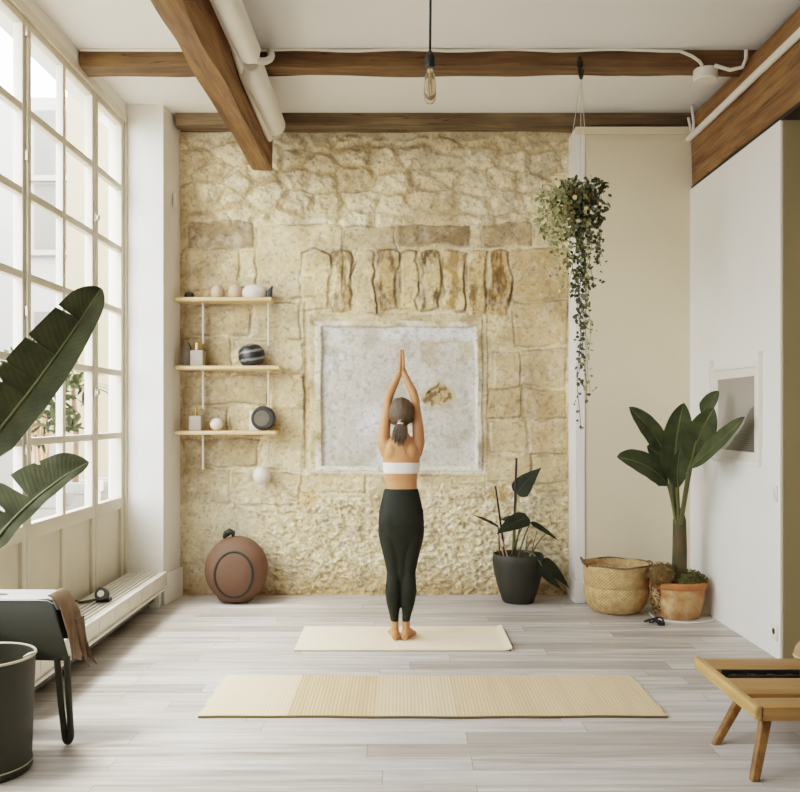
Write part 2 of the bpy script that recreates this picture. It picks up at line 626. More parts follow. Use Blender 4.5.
def m_stone():
    m, t, p = new_mat('old_stone_and_plaster')
    at = t.add('ShaderNodeVertexColor', layer_name='stone_tint')
    v = t.mapping()
    n = t.noise(v, 26, 6, 0.65)
    n2 = t.noise(v, 120, 4, 0.6)
    c = t.mix(t.ramp(n, 0.25, 0.75, 0.0, 0.30), at.outputs[0], (0.62, 0.52, 0.38), 'MULTIPLY')
    c = t.mix(t.ramp(n2, 0.58, 0.74, 0, 0.4), c, lin((128, 106, 72)))
    t.link(c, p.inputs['Base Color'])
    p.inputs['Roughness'].default_value = 0.95
    p.inputs['Specular IOR Level'].default_value = 0.2
    h = t.math('ADD', t.math('MULTIPLY', n, 0.6), t.math('MULTIPLY', n2, 0.5))
    t.link(t.bump(h, 0.8, 0.012), p.inputs['Normal'])
    return m


M['stone'] = m_stone()

# ================================================================== ROOM SHELL
CEIL = 3.95
XL = -2.18                 # plane of the window
YB = 7.5                   # stone wall
YC = 7.2                   # white boxed-in wall
XR = 2.32                  # right partition
b = MB().box((-3.4, -1.5, -0.12), (4.3, 7.9, 0))
struct(b.build('floor', M['floor'], origin=(0, 0, 0)))
b = MB().box((-2.5, -1.5, CEIL), (4.3, 7.9, CEIL + 0.15))
struct(b.build('ceiling', M['ceiling']))
b = MB().box((-2.3, YB + 0.12, 0), (4.3, YB + 0.3, CEIL))
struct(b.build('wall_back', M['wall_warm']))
# pier between the window and the stone wall (side face slightly out of square)
b = MB().prism([(-2.3, 7.1, 0), (-1.868, 7.1, 0), (-1.822, YB + 0.12, 0), (-2.3, YB + 0.12, 0)], (0, 0, CEIL))
struct(b.build('wall_pier', M['wall']))
# wall above the window and beyond it toward the camera
b = MB()
b.box((XL - 0.25, -1.5, 3.86), (XL + 0.02, 7.1, CEIL))
b.box((XL - 0.25, -1.5, 0), (XL + 0.02, 1.7, 3.86))
struct(b.build('wall_left', M['wall']))
# boxed-in white wall right of the stone
b = MB().box((1.425, YC, 0), (3.2, YB + 0.12, 3.80))
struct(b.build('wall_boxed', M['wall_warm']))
b = MB().box((1.405, YC - 0.012, 0), (1.475, YB, 3.80))  # corner strip made whiter to stand in for window light on it
struct(b.build('wall_corner_lit', M['wall']))
b = MB().box((1.40, YC - 0.02, 3.74), (2.9, YC, 3.80))
b.box((1.475, YC - 0.008, 3.70), (2.6, YC, 3.712))
struct(b.build('trim_1', M['wall_warm']))
# right partition
b = MB().box((XR, 5.49, 0), (XR + 0.6, YC, 3.30))
struct(b.build('wall_right', M['wall']))
b = MB().box((XR + 0.012, 5.478, 0), (XR + 0.6, 5.49, 3.30))  # thin added panel that carries the painted shade of the end face
struct(b.build('wall_end_shade', M['end_shade']))
b = MB().box((4.1, -1.5, 0), (4.3, 7.6, CEIL))
struct(b.build('wall_far_right', M['wall']))
b = MB().box((-2.5, -1.7, 0), (4.3, -1.5, CEIL))
struct(b.build('wall_front', M['wall']))
# baseboards
b = MB().prism([(-1.868, 7.088, 0), (-1.85, 7.088, 0), (-1.803, YB - 0.02, 0), (-1.822, YB - 0.02, 0)], (0, 0, 0.24))
struct(b.build('baseboard_pier', M['wall'], bevel=0.004))
b = MB().box((1.39, YC - 0.026, 0), (1.478, YC - 0.012, 0.17)).box((1.39, YC - 0.02, 0), (1.405, YB - 0.03, 0.17))
struct(b.build('baseboard_boxed', M['wall'], bevel=0.004))


# ---- stone wall
def stone_wall():
    rs = np.random.RandomState(11)
    tabs = [rs.rand(256, 256) for _ in range(6)]

    def vn(x, z, f, k=0):
        T = tabs[k % 6]
        x = x * f + 17.3 * k
        z = z * f + 9.1 * k
        xi, zi = np.floor(x).astype(int), np.floor(z).astype(int)
        a, c = x - xi, z - zi
        a = a * a * (3 - 2 * a)
        c = c * c * (3 - 2 * c)
        g = lambda i, j: T[i % 256, j % 256]
        return (g(xi, zi) * (1 - a) + g(xi + 1, zi) * a) * (1 - c) + (g(xi, zi + 1) * (1 - a) + g(xi + 1, zi + 1) * a) * c

    def fbm(x, z, f, o=4, k=0, r=0.5):
        s, amp, tot = 0, 1.0, 0
        for i in range(o):
            s = s + amp * vn(x, z, f * 2.03 ** i, k + i)
            tot += amp
            amp *= r
        return s / tot

    def sm(a, lo, hi):
        t = np.clip((a - lo) / (hi - lo), 0, 1)
        return t * t * (3 - 2 * t)

    x0, x1, z0, z1 = -1.86, 1.44, 0.0, CEIL
    nx, nz = 560, 670
    X, Z = np.meshgrid(np.linspace(x0, x1, nx), np.linspace(z0, z1, nz))
    PX = 400 + X * 120.0                   # measured survey coordinates on the wall
    PY = 415 - (Z - 1.5) * 120.0
    wx = (fbm(X, Z, 6, 3, 1) - 0.5) * 14
    wz = (fbm(X, Z, 6, 3, 3) - 0.5) * 14
    QX, QY = PX + wx, PY + wz
    col = np.zeros((nz, nx, 3))
    L = lambda c: np.array(lin(c)) * 0.84 * 1.15 + np.array(lin(c)).mean() * 0.16 * 1.15

    def lay(mask, c):
        nonlocal col
        col = col * (1 - mask[..., None]) + L(c) * mask[..., None]

    col[:] = L((214, 192, 148))
    lay(sm(fbm(X, Z, 1.6, 4, 2), 0.42, 0.62) * 0.7, (226, 208, 168))
    lay(sm(fbm(X, Z, 3.1, 4, 4), 0.52, 0.7) * 0.5, (188, 162, 116))
    hgt = (fbm(X, Z, 3, 5, 0) - 0.5) * 0.02 + (fbm(X, Z, 20, 4, 2) - 0.5) * 0.012

    # --- rubble zone (top)
    def worley(u, v, seed):
        r2 = np.random.RandomState(seed)
        J = r2.rand(128, 128, 3)
        ui, vi = np.floor(u).astype(int), np.floor(v).astype(int)
        f1 = np.full(u.shape, 9.0)
        f2 = np.full(u.shape, 9.0)
        idv = np.zeros(u.shape)
        for di in (-1, 0, 1):
            for dj in (-1, 0, 1):
                a, c = ui + di, vi + dj
                jj = J[a % 128, c % 128]
                d = np.hypot(a + 0.15 + 0.7 * jj[..., 0] - u, c + 0.15 + 0.7 * jj[..., 1] - v)
                near = d < f1
                f2 = np.where(near, f1, np.minimum(f2, d))
                idv = np.where(near, jj[..., 2], idv)
                f1 = np.where(near, d, f1)
        return f1, f2, idv

    rub = sm(QY, 136, 143) * (1 - sm(QY + 6 * np.sin(PX / 21.0), 214, 226))
    f1, f2, idv = worley((PX + wx * 0.5) / 31.0, (PY + wz * 0.5) / 21.0, 5)
    dome = sm(f2 - f1 + (fbm(X, Z, 18, 3, 2) - 0.5) * 0.25, 0.02, 0.45)
    pres = sm(fbm(X, Z, 2.2, 3, 5), 0.35, 0.55)
    rl = rub * (0.45 + 0.55 * pres)
    hgt += rl * (dome * 0.042 - 0.015 + (fbm(X, Z, 14, 5, 1, 0.6) - 0.5) * 0.05)
    lay(rl * dome * (0.3 + 0.6 * idv), (228, 210, 170))
    lay(rl * dome * (idv > 0.8) * 0.5, (206, 178, 132))
    lay(rl * (1 - sm(f2 - f1, 0.0, 0.12)) * 0.4, (182, 154, 110))
    lay(sm(PX, 395, 440) * (1 - sm(QY, 144, 156)) * 0.7, (214, 190, 142))
    # one long stone at the top left of centre
    # --- blocks
    lay((1 - sm(np.abs(fbm(X, Z, 4, 3, 4) - 0.5), 0.0, 0.008)) * 0.3 * (QY > 215) * (QY < 480), (150, 124, 84))

    def block(ax, bx, ay, by, c, amt=0.85, h=0.012, r=2.0, stain=None, mortar=0.35):
        nonlocal hgt
        dx = np.maximum(ax - (QX * 0.55 + PX * 0.45), (QX * 0.55 + PX * 0.45) - bx)
        dy = np.maximum(ay - (QY * 0.55 + PY * 0.45), (QY * 0.55 + PY * 0.45) - by)
        d = np.maximum(dx, dy)
        inn = 1 - sm(d, -1.6, 0.6)
        edge = (1 - sm(np.abs(d - 0.3), 0.2, 1.8)) * mortar * sm(fbm(X, Z, 7, 3, int(bx + ay) % 5), 0.35, 0.65) * 1.2
        grain = sm(fbm(X, Z, 11, 4, int(ax) % 5), 0.3, 0.72)
        lay(inn * amt * (0.65 + 0.35 * grain), c)
        lay(np.clip(edge * 1.25, 0, 1), (146, 122, 84))
        hgt = hgt + inn * h - edge * 0.01
        if stain is not None:
            lay(inn * sm(fbm(X * 2.2, Z * 0.9, 7, 5, int(bx) % 5, 0.65), 0.42, 0.66) * 0.8, stain)

    for a in [
        # course of dark and pale ashlar under the rubble
        (188, 254, 222, 247, (160, 138, 102)), (258, 342, 224, 296, (216, 194, 148)),
        (345, 396, 226, 249, (190, 166, 122)), (399, 471, 224, 245, (152, 126, 86)),
        (482, 530, 223, 246, (178, 150, 106)), (533, 562, 222, 246, (200, 176, 132)),
        (183, 239, 249, 291, (206, 182, 138)), (241, 257, 250, 288, (222, 202, 158)),
        # right-hand blocks
        (511, 568, 249, 300, (198, 168, 118)), (514, 568, 302, 345, (202, 174, 126)),
        (520, 566, 350, 386, (196, 170, 126)), (493, 519, 352, 388, (206, 180, 136)),
        (488, 522, 388, 417, (196, 168, 120)), (525, 566, 389, 418, (192, 164, 116)),
        (490, 526, 421, 452, (208, 182, 136)), (528, 567, 421, 454, (202, 174, 126)),
        (486, 530, 455, 482, (204, 176, 128)), (532, 568, 457, 484, (206, 180, 134)),
        # behind the shelves
        (184, 250, 306, 336, (188, 166, 124)), (254, 300, 300, 338, (206, 184, 140)),
        (184, 232, 340, 372, (176, 154, 112)), (236, 302, 341, 373, (214, 194, 152)),
        (184, 268, 376, 404, (184, 162, 120)), (272, 304, 376, 410, (214, 192, 148)),
        (184, 226, 408, 434, (186, 164, 122)), (230, 304, 408, 436, (204, 182, 138)),
        (184, 258, 440, 466, (180, 158, 116)), (262, 302, 440, 470, (216, 196, 154)),
        (184, 230, 470, 502, (190, 166, 124)), (234, 300, 474, 504, (206, 182, 138)),
        (296, 366, 474, 492, (206, 180, 134)), (440, 486, 484, 498, (212, 188, 142)),
    ]:
        block(*a)
    # worn upright stones of the old lintel
    for ax, bx, c, s in ((302, 330, (216, 192, 142), None), (332, 352, (210, 184, 134), (150, 122, 78)), (354, 376, (212, 188, 140), None),
                         (378, 398, (196, 166, 112), (128, 100, 60)), (400, 418, (222, 196, 142), None), (420, 440, (214, 188, 136), (118, 94, 58)),
                         (442, 466, (222, 194, 138), (178, 138, 76)), (468, 488, (202, 170, 112), (142, 110, 62)), (489, 510, (196, 162, 104), (132, 100, 54))):
        ww = 6 * np.sin(PY / 9.0 + ax) * 0.35 + wx * 0.5
        sx_ = PX.copy()
        PX += ww
        tp_ = 250 + 5 * ((QX - (ax + bx) / 2) / 11.0) ** 2 * ((QX > ax - 3) & (QX < bx + 3))
        sy_ = QY.copy()
        QY -= (tp_ - 250) * (QY < 275)
        block(ax + 1, bx - 1, 250, 309 + (ax % 7), c, 0.85, 0.022, 6.0, s, 0.55)
        PX[:] = sx_
        QY[:] = sy_
    # --- plaster panel with its moulded border
    P = lambda a, c, lo, hi: sm(a, lo, lo + 2) * (1 - sm(a, hi - 2, hi))
    ux, uy = PX + wx * 0.18, PY + wz * 0.18
    outer = P(ux, 0, 309, 488) * P(uy, 0, 314, 477)
    ring = P(ux, 0, 315, 483) * P(uy, 0, 320, 472)
    inner = P(ux, 0, 321, 477) * P(uy, 0, 326, 467)
    flat = (fbm(X, Z, 4, 4, 2) - 0.5) * 0.008
    hgt = hgt * (1 - outer) + outer * (0.012 + flat)
    hgt += ring * (1 - inner) * 0.016 - inner * 0.018
    lay(outer * 0.8, (214, 194, 152))
    lay(outer * sm(fbm(X, Z, 9, 4, 3), 0.45, 0.65) * 0.6, (178, 152, 108))
    lay(ring * (1 - inner) * sm(fbm(X, Z, 5, 3, 2), 0.3, 0.6) * 0.8, (226, 214, 188))
    lay(inner * 0.95, (206, 196, 174))
    lay(inner * sm(fbm(X, Z, 2.2, 4, 1), 0.42, 0.64) * 0.8, (222, 216, 202))
    lay(inner * sm(fbm(X, Z, 5, 5, 4), 0.52, 0.7) * 0.6, (184, 170, 140))
    lay(inner * sm(fbm(X, Z, 30, 3, 2), 0.6, 0.75) * 0.35, (160, 144, 112))
    lay(P(ux, 0, 420, 475) * P(uy, 0, 340, 366) * sm(fbm(X, Z, 5, 3, 0), 0.3, 0.5) * 0.5 * inner, (196, 172, 122))
    # bare patch where the plaster has fallen off
    d = np.hypot((QX - 438) / 12.0, (QY - 396) / 12.5) + (fbm(X, Z, 16, 3, 2) - 0.5) * 0.9
    hole = 1 - sm(d, 0.75, 0.95)
    lay((1 - sm(d, 0.9, 1.7)) * 0.5, (190, 166, 118))
    lay(hole * 0.9, (196, 168, 120))
    hgt -= hole * (0.012 + (fbm(X, Z, 30, 3, 1)) * 0.02)
    lay(hole * sm(fbm(X, Z, 26, 3, 4), 0.5, 0.62) * 0.7, (128, 104, 68))
    # shadow painted along the moulding's right edge, pale strip along its lower edge
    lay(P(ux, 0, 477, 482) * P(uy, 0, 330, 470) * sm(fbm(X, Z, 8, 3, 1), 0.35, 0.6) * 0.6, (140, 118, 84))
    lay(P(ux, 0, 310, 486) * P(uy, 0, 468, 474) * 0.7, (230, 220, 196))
    # --- rough render at the foot of the wall
    low = sm(QY + wx * 0.6, 474, 500) * (1 - outer)
    rough = low * (0.25 + 0.75 * sm(PX + wx * 2, 235, 290))
    peb = fbm(X * 0.8 + Z * 0.25, Z * 1.15, 34, 4, 1, 0.62)
    hgt += rough * ((peb - 0.5) * 0.05 + (fbm(X, Z, 7, 3, 3) - 0.5) * 0.03)
    lay(low * 0.85, (220, 200, 156))
    lay(rough * sm(peb, 0.52, 0.68) * 0.6, (234, 218, 180))
    lay(rough * (1 - sm(peb, 0.3, 0.46)) * 0.5, (172, 144, 98))
    lay(low * (1 - sm(PX + wx, 225, 290)) * 0.7, (204, 188, 152))
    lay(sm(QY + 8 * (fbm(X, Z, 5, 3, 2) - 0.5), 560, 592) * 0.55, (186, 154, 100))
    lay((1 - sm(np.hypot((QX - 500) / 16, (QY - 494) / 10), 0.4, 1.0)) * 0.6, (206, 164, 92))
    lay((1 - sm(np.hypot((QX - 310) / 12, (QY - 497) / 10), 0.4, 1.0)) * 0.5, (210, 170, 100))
    # vertical scar left of the panel
    sc = P(ux, 0, 303, 308) * P(uy, 0, 300, 470)
    hgt -= sc * 0.012
    lay(sc * 0.4, (170, 142, 96))
    # overall mottling: grey-brown dirt, lime bloom and fine grain
    keep = 1 - 0.6 * inner
    lay(sm(fbm(X, Z, 7, 5, 1, 0.65), 0.50, 0.70) * 0.28 * keep, (172, 152, 120))
    lay(sm(fbm(X, Z, 4.5, 5, 3, 0.65), 0.55, 0.72) * 0.25 * keep * (QY < 480), (150, 126, 90))
    lay(sm(fbm(X, Z, 13, 5, 5, 0.65), 0.53, 0.70) * 0.22 * keep, (232, 222, 198))
    lay((1 - sm(PX, 186, 300)) * (QY > 250) * (QY < 500) * sm(fbm(X, Z, 6, 5, 2, 0.65), 0.35, 0.6) * 0.38, (158, 140, 108))
    col *= (0.91 + 0.18 * fbm(X, Z, 55, 2, 4))[..., None]
    col *= (1 - 0.22 * sm(fbm(X, Z, 48, 2, 1), 0.66, 0.78) * keep)[..., None]
    col *= (0.92 + 0.18 * fbm(X, Z, 2.5, 4, 5))[..., None]
    mc = col.mean(axis=(0, 1))
    col = mc * (np.clip(col, 0.01, 2) / mc) ** 1.5
    dst = np.clip(hgt, -0.045, 0.05)
    V = np.stack([X, YB - dst, Z], -1).reshape(-1, 3)
    idx = np.arange(nx * nz).reshape(nz, nx)
    fq = np.stack([idx[:-1, :-1], idx[:-1, 1:], idx[1:, 1:], idx[1:, :-1]], -1).reshape(-1, 4)
    me = bpy.data.meshes.new('wall_stone')
    me.vertices.add(len(V))
    me.vertices.foreach_set('co', V.astype(np.float32).ravel())
    me.loops.add(fq.size)
    me.loops.foreach_set('vertex_index', fq.astype(np.int32).ravel())
    me.polygons.add(len(fq))
    me.polygons.foreach_set('loop_start', np.arange(0, fq.size, 4, dtype=np.int32))
    me.polygons.foreach_set('use_smooth', np.ones(len(fq), dtype=bool))
    me.update()
    me.validate()
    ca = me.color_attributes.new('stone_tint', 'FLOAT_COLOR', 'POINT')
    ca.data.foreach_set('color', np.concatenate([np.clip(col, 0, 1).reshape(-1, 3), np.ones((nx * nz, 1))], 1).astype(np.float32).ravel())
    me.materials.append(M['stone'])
    o = bpy.data.objects.new('wall_stone', me)
    COL.objects.link(o)
    struct(o)


stone_wall()


# ---- window wall: tall glazed leaves with solid lower panels
def window():
    Y0, Y1 = 1.70, 7.10
    Z0, Z1 = 0.86, 3.79
    fr = MB()
    fr.box((XL - 0.09, Y0, 3.80), (XL + 0.03, Y1, 3.86))
    fr.box((XL - 0.09, Y1 - 0.035, 0), (XL + 0.03, Y1, 3.80))
    fr.box((XL - 0.09, Y0, 0), (XL + 0.03, Y0 + 0.035, 3.80))
    root = fr.build('window_1', M['frame'], bevel=0.004)
    struct(root)
    leaves = [(6.41, 7.065, 1), (5.235, 6.405, 2), (4.065, 5.23, 2), (2.895, 4.06, 2), (1.735, 2.89, 2)]
    for n, (a, c, k) in enumerate(leaves):
        s = 0.06
        lf = MB()
        xa, xb = XL - 0.045, XL + 0.012
        lf.box((xa, a, 0.0), (xb, a + s, 3.80)).box((xa, c - s, 0.0), (xb, c, 3.80))
        lf.box((xa, a + s, 3.755), (xb, c - s, 3.80)).box((xa, a + s, Z0 - 0.09), (xb, c - s, Z0))
        o = lf.build('casement', M['frame'], root, bevel=0.005)
        gb = MB()
        for i in range(1, 6):
            zz = Z0 + (3.755 - Z0) * i / 6
            gb.box((xa + 0.006, a + s, zz - 0.023), (xb - 0.004, c - s, zz + 0.023))
        if k == 2:
            ym = (a + c) / 2
            gb.box((xa + 0.008, ym - 0.025, Z0), (xb - 0.002, ym + 0.025, 3.755))
        gb.build('glazing_bar', M['frame'], o, bevel=0.004)
        MB()._add([(XL - 0.02, a + s - .005, Z0 - .005), (XL - 0.02, c - s + .005, Z0 - .005), (XL - 0.02, c - s + .005, 3.76), (XL - 0.02, a + s - .005, 3.76)], [(0, 1, 2, 3)]).build('glass', M['glass'], o)
        pn = MB().box((xa + 0.01, a + s, 0.0), (xb - 0.022, c - s, Z0 - 0.09))
        if k == 2:
            pn.box((xa + 0.01, ym - 0.03, 0.0), (xb - 0.004, ym + 0.03, Z0 - 0.09))
        pn.box((xa + 0.01, a + s, 0.0), (xb - 0.004, c - s, 0.12))
        pn.build('lower_panel', M['frame'], o, bevel=0.004)
        if n in (1, 2):
            # espagnolette bolt and small catch
            hb = MB()
            yy = a + 0.02 if n == 1 else c - 0.02
            if n == 2:
                hb.tube([(xb + 0.012, yy, 0.9), (xb + 0.012, yy, 3.74)], 0.008, 8)
                for zz in (1.3, 2.1, 3.0, 3.72):
                    hb.box((xb, yy - 0.018, zz - 0.03), (xb + 0.02, yy + 0.018, zz + 0.03))
            else:
                yy = c - 0.02
                for zz in (1.66, 2.9):
                    hb.box((xb, yy - 0.012, zz - 0.03), (xb + 0.014, yy + 0.012, zz + 0.03))
                    hb.ell((xb + 0.025, yy, zz), (0.016, 0.016, 0.024), 10, 8)
            hb.build('window_bolt', M['rimmetal'], o, bevel=0.002)


window()


# ================================================================== BEAMS
def beam(name, p0, p1, w, h, axis, material, label, seed, n=40, jit=0.012):
    r = random.Random(seed)
    p0, p1 = Vector(p0), Vector(p1)
    rings = []
    A = Vector((1, 0, 0)) if axis == 1 else Vector((0, 1, 0))
    ph = [r.uniform(0, 6) for _ in range(8)]
    for i in range(n + 1):
        t = i / n
        c = p0.lerp(p1, t)
        ring = []
        for k, (a, z) in enumerate(((-1, -1), (-.9, -1.03), (0, -1.0), (.9, -1.03), (1, -1), (1, -.9), (1, 0.2), (1, 1), (-1, 1), (-1, .2), (-1, -.9))):
            if k in (0, 4):
                a, z = a * 0.96, z * 0.97
            jx = jit * (math.sin(t * 17 + ph[k % 8]) + 0.6 * math.sin(t * 41 + ph[(k + 3) % 8])) * 0.5
            jz = jit * (math.sin(t * 13 + ph[(k + 2) % 8]) + 0.6 * math.sin(t * 37 + ph[(k + 5) % 8])) * 0.5 if z < 0.9 else 0
            ring.append(c + A * (a * w / 2 + jx * (1 if z < 0.9 else 0)) + Vector((0, 0, z * h / 2 + jz)))
        rings.append(ring)
    mb = MB().rings(rings)
    o = mb.build(name, material, None, smooth=True, angle=35)
    return tag(o, label, 'beam')


beam('ceiling_beam', (-1.10, 0.8, 3.705), (-1.10, 7.20, 3.705), 0.15, 0.49, 1, M['beam_y'], 'thick rough orange-brown beam running from the camera toward the stone wall, beside white pipes', 1, 60, 0.014)
beam('ceiling_beam', (XL + 0.03, 6.13, 3.897), (2.40, 6.13, 3.897), 0.18, 0.106, 0, M['beam_x'], 'old brown crossbeam carrying the thin white cable and the planter hook', 2, 60, 0.016)
beam('ceiling_beam', (-1.82, 7.385, 3.900), (2.40, 7.385, 3.900), 0.18, 0.10, 0, M['beam_grey'], 'weathered grey-brown crossbeam along the top of the stone wall', 3, 60, 0.014)
rb = MB()
o = beam('ceiling_beam', (2.52, 2.2, 3.60), (2.52, 7.18, 3.60), 0.38, 0.56, 1, M['beam_y'], 'massive brown beam lying on the white partition wall, with a white pipe along it', 4, 60, 0.012)
b = MB().box((2.325, 2.2, 3.295), (2.70, 7.18, 3.325))  # dark strip standing in for the shadow gap under the beam
b.build('gap_shadow_strip', M['iron'], o)

# ================================================================== PIPES AND CABLES
t = thing('ceiling_pipe', 'long fat white pipe along the big beam, upper one at the top of the photo', 'pipe', (-0.894, 4.2, 3.65))
MB().tube([(-0.90, 3.0, 3.66), (-0.894, 5.3, 3.65), (-0.894, 5.36, 3.65)], [0.072, 0.072, 0.06], 24).build('pipe_sleeve', M['pipe'], t, smooth=True)
MB().tube([(-0.975, 3.0, 3.70), (-0.985, 5.45, 3.70)], 0.026, 14).build('thin_pipe', M['pipe'], t, smooth=True)
t = thing('ceiling_pipe', 'shorter fat white pipe under the crossbeams, lower one ending near the stone wall', 'pipe', (-0.94, 6.2, 3.69))
MB().tube([(-0.935, 5.62, 3.695), (-0.94, 5.70, 3.69), (-0.95, 6.80, 3.69), (-0.952, 6.86, 3.67)], [0.05, 0.084, 0.084, 0.045], 24).build('pipe_sleeve', M['pipe'], t, smooth=True)
MB().tube([(-1.0, 5.45, 3.72), (-0.998, 5.75, 3.66), (-1.0, 6.9, 3.62)], 0.026, 14).build('thin_pipe', M['pipe'], t, smooth=True)
MB().tube(bez3(Vector((-0.90, 5.38, 3.64)), Vector((-0.80, 5.5, 3.62)), Vector((-0.80, 5.75, 3.80)), Vector((-0.86, 5.95, 3.90)), 12), 0.022, 10).build('elbow_pipe', M['pipe'], t, smooth=True)
# cable along the second beam to the round junction box
pts = [Vector((-1.0 + 0.0, 6.015, 3.935))]
for i in range(1, 19):
    x = -0.85 + i * 0.145
    pts.append(Vector((x, 6.012, 3.938 + 0.006 * math.sin(i * 1.3))))
pts += [Vector((1.87, 6.01, 3.93)), Vector((1.95, 6.008, 3.895)), Vector((2.0, 6.008, 3.86)), Vector((2.02, 6.015, 3.835))]
tag(MB().tube(pts, 0.011, 8).build('cable', M['pipe'], None, smooth=True), 'thin white cable along the crossbeam, curving down to the small round box', 'cable')
t = thing('junction_box', 'small round white box under the right end of the crossbeam', 'box', (2.07, 6.06, 3.72))
MB().lathe([(0.0, 0), (0.072, 0), (0.08, 0.008), (0.08, 0.075), (0.0, 0.075)], (2.07, 6.10, 3.765), 30).build('cover', M['pipe'], t, smooth=True)
MB().lathe([(0.0, 0), (0.06, 0), (0.06, 0.012), (0, 0.012)], (2.07, 6.10, 3.836), 24).build('base_ring', M['pipe'], t, smooth=True)
tag(MB().tube([(2.305, 2.6, 3.705), (2.305, 7.0, 3.70), (2.305, 7.18, 3.70)], 0.026, 14).build('wall_pipe', M['pipe'], None, smooth=True), 'straight white pipe along the side of the massive beam above the partition', 'pipe')
c0 = [Vector((2.10, 6.01, 3.835)), Vector((2.20, 6.0, 3.80)), Vector((2.275, 5.98, 3.81)), Vector((2.292, 5.96, 3.86)), Vector((2.292, 5.96, 3.915))]
tag(MB().tube(c0, 0.013, 8).build('cable', M['pipe'], None, smooth=True), 'bent white cable hooking from the crossbeam up onto the massive beam', 'cable')
c0 = [W(697, 118, 7.18), W(699, 132, 7.1), W(706, 132, 7.05), W(709, 122, 7.05), W(710, 106, 7.1)]
c0 = [Vector((min(p.x, 2.30), p.y, p.z)) for p in c0]
tag(MB().tube(c0, 0.011, 8).build('cable', M['pipe'], None, smooth=True), 'small white cable loop in the corner at the end of the weathered crossbeam', 'cable')
tag(MB().tube([(XL + 0.04, 6.02, 3.942), (-1.2, 6.02, 3.94)], 0.010, 8).build('cable', M['pipe'], None, smooth=True), 'thin white cable on the short beam end next to the window', 'cable')

# pendant lamp
t = thing('pendant_lamp', 'bare long bulb hanging on a black cord from the ceiling', 'lamp', (0.15, 4.5, 3.2))
bx, by = 0.15, 4.5
MB().tube([(bx, by, CEIL), (bx + 0.003, by, 3.6), (bx, by, 3.30)], 0.006, 8).build('cord', M['cordblack'], t, smooth=True)
MB().lathe([(0.0, 0), (0.022, 0), (0.026, 0.01), (0.026, 0.05), (0.018, 0.075), (0.008, 0.085), (0, 0.085)], (bx, by, 3.235), 20).build('socket', M['black'], t, smooth=True)
bl = MB().lathe([(0.0, 0), (0.016, 0.004), (0.027, 0.02), (0.031, 0.05), (0.030, 0.10), (0.024, 0.14), (0.015, 0.165), (0.014, 0.185), (0, 0.185)], (bx, by, 3.055), 24).build('bulb', M['bulb'], t, smooth=True)
fm = MB()
for k in range(5):
    a = k * 1.2566
    fm.tube([(bx + 0.006 * math.cos(a), by + 0.006 * math.sin(a), 3.20), (bx + 0.010 * math.cos(a + .5), by + 0.010 * math.sin(a + .5), 3.09)], 0.0012, 5)
fm.tube([(bx, by, 3.23), (bx, by, 3.15)], 0.004, 6)
fm.build('filament', M['brass'], bl)

# ================================================================== WALL FITTINGS
t = thing('picture_frame', 'white framed grey dune print hung on the right partition wall', 'picture', (XR, 6.21, 1.17))
MB().box((XR - 0.022, 5.77, 1.167), (XR, 5.80, 1.845)).box((XR - 0.022, 6.62, 1.167), (XR, 6.65, 1.845)).box((XR - 0.022, 5.80, 1.167), (XR, 6.62, 1.197)).box((XR - 0.022, 5.80, 1.815), (XR, 6.62, 1.845)).build('frame', M['artframe'], t, bevel=0.003)
MB().box((XR - 0.010, 5.795, 1.19), (XR - 0.002, 6.625, 1.82)).build('mount', M['artmat'], t)
ar = MB().box((XR - 0.014, 5.87, 1.255), (XR - 0.009, 6.53, 1.755))
ao = ar.build('print', M['art'], t)
MB().box((XR - 0.03, 5.755, 1.30), (XR, 5.772, 1.91)).build('rail', M['artframe'], t, bevel=0.002)
MB().box((XR - 0.03, 6.655, 1.22), (XR, 6.68, 1.90)).build('rail', M['artframe'], t, bevel=0.002)
t = thing('light_switch', 'white light switch on the partition wall near its free edge', 'switch', (XR, 5.55, 1.0))
MB().box((XR - 0.012, 5.52, 0.965), (XR, 5.58, 1.065)).build('plate', M['artframe'], t, bevel=0.003)
MB().box((XR - 0.017, 5.535, 0.985), (XR - 0.011, 5.565, 1.045)).build('rocker', M['artmat'], t, bevel=0.002)
t = thing('wall_socket', 'white power socket low on the partition wall above the floor', 'socket', (XR, 5.56, 0.155))
MB().box((XR - 0.012, 5.52, 0.11), (XR, 5.60, 0.205)).build('plate', M['artframe'], t, bevel=0.003)
MB().tube([(XR - 0.014, 5.56, 0.165), (XR - 0.004, 5.56, 0.165)], 0.02, 16).build('outlet', M['black'], t, smooth=True)
tag(MB().box((-1.842, 7.30, 3.19), (-1.815, 7.36, 3.30)).build('thermostat', M['pipe'], None, bevel=0.004), 'small white thermostat box on the pier beside the stone wall', 'thermostat')

# ================================================================== RADIATOR COVER (slatted bench under the window)
t = thing('radiator_cover', 'low cream slatted radiator cover running under the window', 'radiator', (-2.0, 5.7, 0))
g = MB()
for k in range(9):
    xx = -2.135 + k * 0.0345
    g.box((xx, 4.44, 0.245), (xx + 0.019, 7.07, 0.263))
for k in range(8):
    yy = 4.5 + k * 0.36
    g.box((-2.14, yy, 0.225), (-1.85, yy + 0.02, 0.245))
g.build('grille', M['grille'], t, bevel=0.002)
fp = MB().box((-1.855, 4.42, 0.155), (-1.838, 7.09, 0.268))
fp.box((-1.86, 4.42, 0.252), (-1.828, 7.09, 0.270)).box((-1.86, 4.42, 0.143), (-1.820, 7.09, 0.160))
for k in range(9):
    yy = 4.6 + k * 0.3
    fp.box((-1.838, yy, 0.16), (-1.834, yy + 0.012, 0.252))
fp.box((-2.15, 7.072, 0.155), (-1.838, 7.09, 0.268)).box((-2.15, 4.42, 0.155), (-1.838, 4.44, 0.268))
fp.build('front_panel', M['grille'], t, bevel=0.003)
